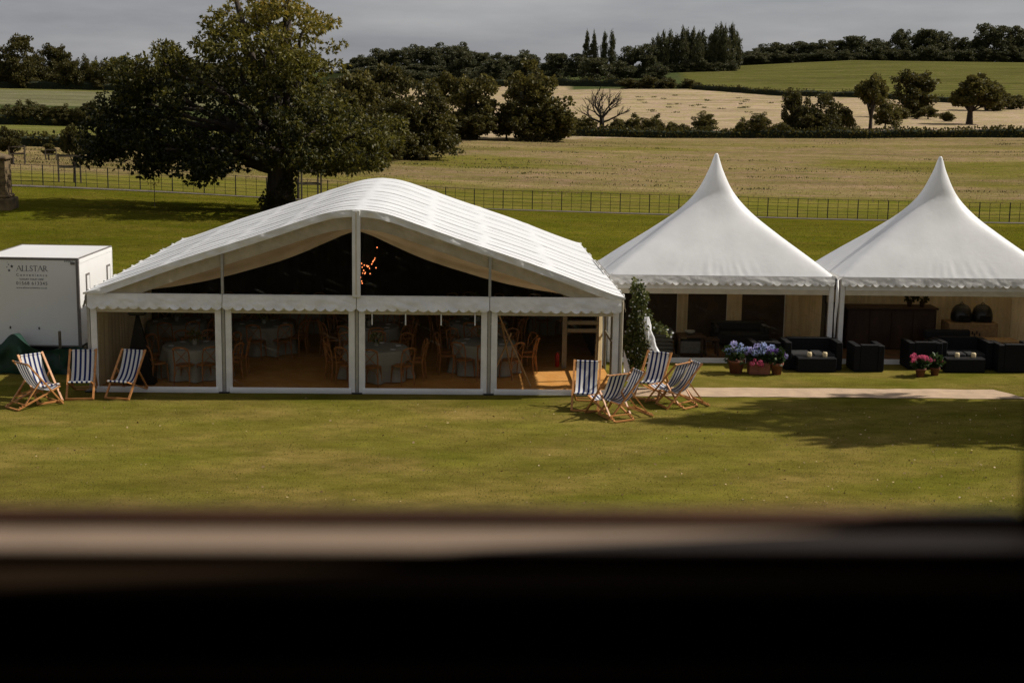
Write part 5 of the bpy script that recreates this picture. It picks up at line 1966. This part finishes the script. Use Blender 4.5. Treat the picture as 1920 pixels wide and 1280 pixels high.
# right skyline wood
for (px, tp, w_) in ((1396, 100, 36), (1414, 92, 40), (1436, 84, 44), (1455, 79, 44), (1478, 80, 40), (1500, 77, 44), (1524, 80, 44), (1545, 76, 40), (1566, 74, 46), (1597, 65, 46), (1620, 78, 36), (1640, 72, 40), (1662, 74, 40), (1686, 54, 36), (1712, 62, 40), (1738, 52, 48), (1762, 58, 40), (1790, 70, 40), (1812, 72, 40), (1846, 43, 46), (1876, 48, 44), (1903, 48, 46), (1940, 55, 60), (1980, 60, 60)):
    tree('ridge_tree', {1597: 'darkest rounded tree standing out from the ridge wood', 1686: 'slim tall tree rising above the ridge wood', 1738: 'broad domed tree rising above the ridge wood', 1846: 'tallest twin-headed tree of the ridge wood'}.get(px, 'dark tree of the wood along the ridge above the striped green field'), px, tp, 114, 655 + rnd.uniform(-12, 12), w_ * 1.25, 'round', 'far', 'leaf_far', 'trees of the ridge wood', zoff=-.8)
for px in range(1390, 1990, 24):
    tree('ridge_shrub', 'low shrub along the foot of the ridge wood', px, 94 + rnd.uniform(-5, 5) - (8 if px > 1650 else 0), 115, 640, 44, 'bush', 'far', 'leaf_far', 'shrubs at the foot of the ridge wood', zoff=-.6)
# trees in and along the straw field
TL = [(1484, 164, 243, 236, 52, 'round', 'leaf_dark', 'dark tree at the near end of the hedge clump'), (1512, 178, 245, 238, 50, 'bush', 'leaf_dark', 'dark bush next to the near clump tree'), (1548, 176, 252, 234, 62, 'round', 'leaf_dark', 'dense dark tree in the middle of the hedge clump'), (1530, 200, 252, 233, 80, 'bush', 'leaf_dark', 'dense bush under the hedge clump'), (1580, 198, 246, 236, 50, 'bush', 'leaf_mid', 'olive bush between the hedge clump and the clear-trunked tree'),
      (1632, 138, 240, 238, 74, 'open', 'leaf_mid', 'spreading tree with a clear trunk in the straw field'), (1660, 186, 232, 250, 60, 'bush', 'leaf_mid', 'olive bush beside the clear-trunked tree'), (1712, 130, 212, 300, 92, 'round', 'leaf_dark', 'dense round dark tree in the straw field'), (1690, 196, 222, 290, 50, 'bush', 'leaf_mid', 'bush at the foot of the round dark tree'), (1740, 198, 222, 290, 46, 'bush', 'leaf_mid', 'small bush between the round dark tree and the spreading oak'),
      (1818, 142, 227, 268, 118, 'open', 'leaf_mid', 'broad spreading oak alone on the straw field'), (1850, 136, 200, 340, 80, 'round', 'leaf_dark', 'dark tree behind the spreading oak'), (1870, 160, 205, 340, 60, 'bush', 'leaf_dark', 'dark bush behind the spreading oak'), (1775, 205, 228, 280, 30, 'bush', 'leaf_mid', 'small shrub beside the spreading oak'), (1900, 172, 200, 350, 60, 'bush', 'leaf_dark', 'dark bush at the end of the upper hedge')]
for (px, tp, bs, d, w_, kd, mt_, lb) in TL:
    tree('field_tree', lb, px, tp, bs, d, w_, kd, 'near', mt_)
for (px, tp, w_) in ((1075, 214, 50), (1098, 218, 44), (1160, 214, 40), (1190, 210, 46), (1228, 211, 44), (1260, 222, 34), (1320, 210, 52), (1392, 218, 36), (1426, 212, 52), (1465, 222, 40), (1280, 226, 30)):
    tree('hedge_shrub', 'rounded shrub growing out of the long dark field hedge', px, tp, 255, 229, w_, 'bush', 'near', 'leaf_mid', 'shrubs growing out of the field hedge')


# --- long hedges
def hedge(label, pts, h, wdt, matn, dens=9.0):
    """pts: list of (px, d)"""
    W_ = [((px - 960) / 2667 * d, d) for px, d in pts]
    cum = [0]
    for a, b_ in zip(W_[:-1], W_[1:]):
        cum.append(cum[-1] + math.hypot(b_[0] - a[0], b_[1] - a[1]))
    Lh = cum[-1]
    t = thing('hedge', label, 'hedge', (W_[0][0], W_[0][1], tz(*W_[0])))
    O = Vector(t.location)
    ns_ = max(8, int(Lh / 2))
    rows = []
    for i in range(ns_ + 1):
        q = Lh * i / ns_
        x, y = np.interp(q, cum, [p[0] for p in W_]), np.interp(q, cum, [p[1] for p in W_])
        rows.append((x, y, tz(x, y)))
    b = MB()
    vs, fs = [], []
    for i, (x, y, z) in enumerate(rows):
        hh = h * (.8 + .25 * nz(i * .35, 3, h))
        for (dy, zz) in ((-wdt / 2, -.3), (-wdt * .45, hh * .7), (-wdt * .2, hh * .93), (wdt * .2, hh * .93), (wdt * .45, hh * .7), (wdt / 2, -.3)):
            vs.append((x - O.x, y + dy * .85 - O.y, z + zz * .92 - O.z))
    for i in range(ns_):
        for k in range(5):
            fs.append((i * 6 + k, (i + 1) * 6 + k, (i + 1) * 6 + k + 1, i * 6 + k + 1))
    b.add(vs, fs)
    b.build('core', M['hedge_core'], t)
    n = int(Lh * dens)
    q = npr.random(n) * Lh
    X = np.interp(q, cum, [p[0] for p in W_])
    Y = np.interp(q, cum, [p[1] for p in W_])
    Z = terr(X, Y)
    hh = h * (.8 + .25 * np.array([nz(a / 2 * .35, 3, h) for a in q]))
    a = npr.random(n) * PI
    P = np.stack([X - O.x, Y - np.cos(a) * wdt * .48 - O.y, Z + np.clip(np.sin(a) ** .5, .0, 1) * hh * npr.uniform(.75, 1.08, n) * np.where(npr.random(n) < .45, npr.random(n), 1) - O.z], 1)
    d = np.stack([npr.normal(size=n) * .6, -np.cos(a), .4 + np.sin(a)], 1)
    link('foliage', leaf_cards('foliage', P, d, npr.uniform(.25, .5, n), npr.beta(2, 3, n), .8), M[matn], t)
    return t


hedge('long dark field hedge running from the dead tree across the park', [(1062, 224), (1230, 226), (1500, 229), (1750, 231), (2050, 232)], 1.75, 1.6, 'leaf_dark', 60)
hedge('thin hedge dividing the straw field from the striped green field', [(1285, 430), (1370, 414), (1450, 401), (1600, 395), (1800, 381), (2000, 368)], 2.0, 2.5, 'leaf_dark', 24)
hedge('dark trimmed hedge beyond the saplings in tree guards', [(-120, 151), (200, 151), (480, 151), (700, 158)], 1.7, 1.6, 'leaf_dark', 60)
hedge('low hedge under the bushy tree row below the pale field', [(-120, 211), (200, 211), (620, 208)], 2.0, 2, 'leaf_dark', 40)
hedge('hedge along the lower edge of the dark slope wood', [(-120, 424), (200, 426), (620, 424)], 3.0, 3, 'leaf_dark', 24)
hedge('far hedge under the trees at the top of the straw field', [(760, 486), (1000, 480), (1250, 440)], 3.0, 3, 'leaf_dark', 24)

# --- dead tree
p = atd(1128, 236, 226)
t = thing('dead_tree', 'leafless dead tree with bare spreading branches above the hedge', 'tree', (p.x, p.y, tz(p.x, p.y)))
b = MB()


def branch(p, d, ln, r_, dep):
    d = Vector(d).normalized()
    q = p + d * ln
    mid = p.lerp(q, .5) + Vector((rnd.uniform(-1, 1), rnd.uniform(-1, 1), rnd.uniform(-.3, .6))) * ln * .12
    b.tube([p, mid, q], [r_, r_ * .8, r_ * .6], 5)
    if dep == 0:
        return
    for k in range(3 if dep > 1 else 2):
        nd = d + Vector((rnd.uniform(-1, 1), rnd.uniform(-1, 1), rnd.uniform(-.25, .6))) * .75
        branch(q if k else mid.lerp(q, .4), nd, ln * rnd.uniform(.6, .82), r_ * .55, dep - 1)


b.tube([(0, 0, -.2), (.05, 0, 1.4), (0, 0, 2.9)], [.5, .4, .34], 8)
for k in range(9):
    a = 2 * PI * k / 9 + rnd.random() * .5
    el = rnd.uniform(.25, 1.1)
    branch(Vector((0, 0, rnd.uniform(1.9, 2.9))), (math.cos(a) * math.cos(el) * 1.2, math.sin(a) * math.cos(el) * .7, math.sin(el)), rnd.uniform(1.9, 2.5), .19, 3)
b.build('trunk', M['deadwood'], t)

# --- saplings and timber tree guards
def guard(px, base, d, w_, h, label, posts=4):
    p = atd(px, base, d)
    t = thing('tree_guard', label, 'tree guard', (p.x, p.y, tz(p.x, p.y)), .3)
    s = w_ / 2
    for (x, y) in ((-s, -s), (s, -s), (s, s), (-s, s)):
        MB().bbox((x - .05, y - .05, -.05), (x + .05, y + .05, h), .008).build('post', M['timber'], t)
    for z in (h * .55, h * .94):
        for k in range(4):
            a, c_ = [(-s, -s), (s, -s), (s, s), (-s, s)][k], [(s, -s), (s, s), (-s, s), (-s, -s)][k]
            MB().bar((a[0], a[1], z), (c_[0], c_[1], z), .04, .10).build('rail', M['timber'], t)
    return t


guard(131, 342, 92, 1.35, 1.8, 'square timber guard round the dark young tree behind the railing')
tree('young_tree', 'dark round-headed young tree inside the square timber guard', 140, 233, 342, 92.1, 52, 'open', 'near', 'leaf_dark', var=0)
guard(33, 318, 118, 1.2, 1.5, 'timber guard round the young tree beyond the stone pier')
tree('young_tree', 'dark young tree beyond the stone pier', 24, 232, 318, 118.1, 56, 'open', 'near', 'leaf_dark', var=1)
guard(96, 310, 126, .9, 1.0, 'small timber guard round the thin pale sapling in the field')
tree('young_tree', 'thin pale green sapling in the field between two young trees', 92, 266, 310, 126.1, 28, 'open', 'far', 'leaf_mid', var=1)
guard(581, 372, 88, 1.2, 1.9, 'dark timber guard right behind the chestnut trunk')
p = atd(290, 388, 75)
t = thing('sapling', 'thin bare sapling with a few yellow leaves on the park lawn', 'sapling', (p.x, p.y, tz(p.x, p.y)))
MB().tube([(0, 0, -.05), (.01, 0, 1.0), (0, 0, 1.95)], [.022, .018, .008], 6).build('stem', M['bark'], t)
P, d, _ = lobe_points([(0, 0, 1.45, .35, .35, .4)], 60, .2)
link('leaves', leaf_cards('leaves', P, d, .1, npr.random(60), .6), M['leaf_yellow'], t)

# --- stone gate pier
p = atd(-6, 390, 70)
t = thing('stone_pier', 'weathered stone gate pier with dark moulded plinth at the park edge', 'pier', (p.x, p.y, tz(p.x, p.y)), .1)
MB().bbox((-.86, -.86, -.1), (.86, .86, .55), .05).build('plinth', M['stone'], t)
MB().bbox((-.74, -.74, .55), (.74, .74, .72), .06).build('plinth_moulding', M['stone'], t)
for k in range(4):
    MB().bbox((-.62, -.62, .722 + k * .42), (.62, .62, .722 + (k + 1) * .42 - .004), .015).build('stone', M['stone'], t)
MB().bbox((-.74, -.74, 2.402), (.74, .74, 2.56), .05).build('cap_moulding', M['stone'], t)
MB().add([(-.66, -.66, 2.56), (.66, -.66, 2.56), (.66, .66, 2.56), (-.66, .66, 2.56), (-.2, -.2, 2.72), (.2, -.2, 2.72), (.2, .2, 2.72), (-.2, .2, 2.72)], [(0, 1, 5, 4), (1, 2, 6, 5), (2, 3, 7, 6), (3, 0, 4, 7), (4, 5, 6, 7), (3, 2, 1, 0)]).build('cap', M['stone'], t)

# --- trees standing just out of the picture that shade the right of the lawn
for (x, y, h, w_, lb) in ((18.5, 31.5, 16.0, 6.6, 'broad tree beyond the seating that shades the right of the lawn'), (24.5, 30.6, 16, 7.2, 'second shade tree further along from the lawn seating')):
    cm, tm = proto('round', 0, 'near')
    c2 = cm.copy()
    c2.materials.clear()
    c2.materials.append(M['leaf_mid'])
    t = thing('shade_tree', lb, 'tree', (x, y, 0), 1.0)
    t.scale = (w_, w_, h)
    link('crown', c2, None, t)
    link('trunk', tm, None, t)

# ------------------------------------------------------------------ loose grass, tufts and leaves
def scatter(name, n, fn, size, mat_, label, cat, asp=.25, up=1.0, tintf=None, per=1):
    X, Y = fn(n)
    Z = terr(X, Y)
    P = np.repeat(np.stack([X, Y, Z], 1), per, 0)
    N2 = len(P)
    d = npr.normal(size=(N2, 3)) * .45
    d[:, 2] = np.abs(d[:, 2]) * .3 + up
    tn = npr.beta(2, 2, N2) if tintf is None else np.repeat(tintf(X, Y), per) + npr.normal(size=N2) * .12
    o = link(name, leaf_cards(name, P, d, npr.uniform(*size, N2), tn, asp), mat_)
    stuff(o)
    return tag(o, label, cat)


def park_xy(n):
    Y = 43 + 44 * npr.random(n) ** 1.1
    X = npr.uniform(-1, 1, n) * (.375 * Y + 2)
    k = ((X * math.sin(-YAW) + 0) > -1e9)
    inside = (Y < 44.2) & (X > -11)
    Y[inside] += 3
    return X, Y


scatter('rough_park_grass', 110000, park_xy, (.035, .09), M['grassblade'], 'longer green grass of the park behind the tents', 'grass', .22)


def field_xy(n):
    Y = 108 * np.exp(npr.random(n) * math.log(228 / 108.0))
    X = npr.uniform(-1, 1, n) * (.39 * Y)
    a = 960 + 2667 * X / Y
    lim = np.interp(a, [300, 480, 700, 870, 1230, 1600], [148, 148, 152, 198, 222, 228])
    Y = np.where(Y > lim, 96 + (Y - 96) * (lim - 96) / 140, Y)
    X = (a - 960) / 2667 * Y
    return X, Y


def field_tint(X, Y):
    return np.clip(.85 - .8 * np.array([nz(a * .03, b_ * .085, 5) for a, b_ in zip(X, Y)]), .05, .95)


scatter('dry_field_grass', 14000, field_xy, (.06, .18), M['tuft'], 'dry tufted grass standing in the field beyond the railing', 'grass', .3, 1.0, field_tint, 3)


def clump_xy(n):
    X, Y = [], []
    while len(X) < n:
        x0, y0 = field_xy(1)
        if y0[0] < 118:
            continue
        k = rnd.randrange(20, 90)
        wx = rnd.uniform(.6, 4.5)
        X += list(x0[0] + npr.normal(size=k) * wx)
        Y += list(y0[0] + npr.normal(size=k) * .5)
    return np.array(X[:n]), np.minimum(np.array(Y[:n]), 226)


scatter('dock_and_thistle_clumps', 7000, clump_xy, (.10, .26), M['weed'], 'dark weed clumps scattered through the dry field', 'weeds', .45, .9)


def straw_xy(n):
    a = npr.uniform(1180, 1480, n)
    d = npr.uniform(300, 405, n)
    X, Y = (a - 960) / 2667 * d, d
    k = rnd.randrange(3)
    return X, Y


xs, ys = straw_xy(30)
P = np.concatenate([np.stack([x + npr.normal(size=30) * .45, y + npr.normal(size=30) * .4], 1) for x, y in zip(xs, ys)])
scatter('straw_field_tufts', len(P), lambda n: (P[:, 0], P[:, 1]), (.2, .45), M['weed'], 'dark tufts dotted over the straw-coloured field', 'weeds', .5, .7)


def lawn_xy(n):
    Y = 20.5 + 10.8 * npr.random(n)
    X = npr.uniform(-1, 1, n) * (.37 * Y + 1)
    return X, Y


def leaves_xy(n):
    X, Y = lawn_xy(n * 2)
    keep = npr.random(n * 2) < np.clip(.25 + (X + 2) / 12, .18, 1)
    return X[keep][:n], Y[keep][:n]


X, Y = leaves_xy(800)
P = np.stack([X, Y, np.full_like(X, .012)], 1)
d = npr.normal(size=P.shape)
d[:, 2] *= .25
o = link('fallen_leaves', leaf_cards('fallen_leaves', P, d, npr.uniform(.02, .065, len(P)), npr.beta(1.2, 1.5, len(P)), .7), M['fallen'])
stuff(o)
tag(o, 'small fallen leaves dotted over the mown lawn', 'leaves')
scatter('mown_lawn_blades', 40000, lambda n: (lambda Y: (npr.uniform(-1, 1, n) * (.37 * Y + 1), Y))(20.3 + 10.8 * npr.random(n)), (.015, .035), M['grassblade'], 'short mown grass of the front lawn', 'grass', .35, .3)

# ------------------------------------------------------------------ the upstairs room and window we look out from
HS = thing('house', 'dark upstairs room of the house with its window over the lawn', 'house', (0, 0, 0), YAW)
ZL = CAM_H - .176                          # height of the window ledge
YO = .573                                  # outer face of the wall
xl, xr, ztop = -1.15, .240, CAM_H + .95
W_ = M['housestone']
MB().box((-3.2, .534, 0), (4.2, YO, ZL - .03)).build('lower_wall', W_, HS)
MB().box((-3.2, .40, ZL - .0295), (xl - .08, YO, ztop + .1)).build('wall_pier', W_, HS)
MB().box((xr + .08, .40, ZL - .0295), (4.2, YO, ztop + .1)).build('wall_pier', W_, HS)
MB().box((-3.2, .40, ztop + .101), (4.2, YO, 9.4)).build('upper_wall', W_, HS)
for nm, a, b_ in (('room_wall', (-2.6, -3.0, 5.2), (-2.5, .38, 8.6)), ('room_wall', (2.5, -3.0, 5.2), (2.6, .38, 8.6)), ('room_wall', (-2.5, -3.0, 5.2), (2.5, -2.9, 8.6)), ('room_ceiling', (-2.5, -2.9, 8.5), (2.5, .38, 8.6)), ('room_floor', (-2.5, -2.9, 5.2), (2.5, .52, 5.3)),
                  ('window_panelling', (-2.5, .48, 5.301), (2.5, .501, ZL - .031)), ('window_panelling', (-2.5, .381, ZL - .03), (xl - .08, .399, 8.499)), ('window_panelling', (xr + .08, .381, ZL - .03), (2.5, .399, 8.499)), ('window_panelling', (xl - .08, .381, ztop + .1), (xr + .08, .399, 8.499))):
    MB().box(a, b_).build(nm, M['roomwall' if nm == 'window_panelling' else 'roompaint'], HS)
wn = MB().bbox((xl - .08, .36, ztop), (xr + .08, YO - .002, ztop + .1), .004).build('window', M['sashwood'], HS)
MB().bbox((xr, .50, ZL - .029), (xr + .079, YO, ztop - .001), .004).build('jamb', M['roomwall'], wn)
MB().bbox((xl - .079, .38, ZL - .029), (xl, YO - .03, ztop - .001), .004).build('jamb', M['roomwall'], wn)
MB().bbox((xl + .001, .534, ZL - .006), (xr - .001, .561, ZL), .001).build('ledge', M['sillpaint'], wn)
MB().bbox((xl + .001, .5615, ZL - .028), (xr - .001, .572, ZL + .006), .001).build('outer_rail', M['sashwood'], wn)
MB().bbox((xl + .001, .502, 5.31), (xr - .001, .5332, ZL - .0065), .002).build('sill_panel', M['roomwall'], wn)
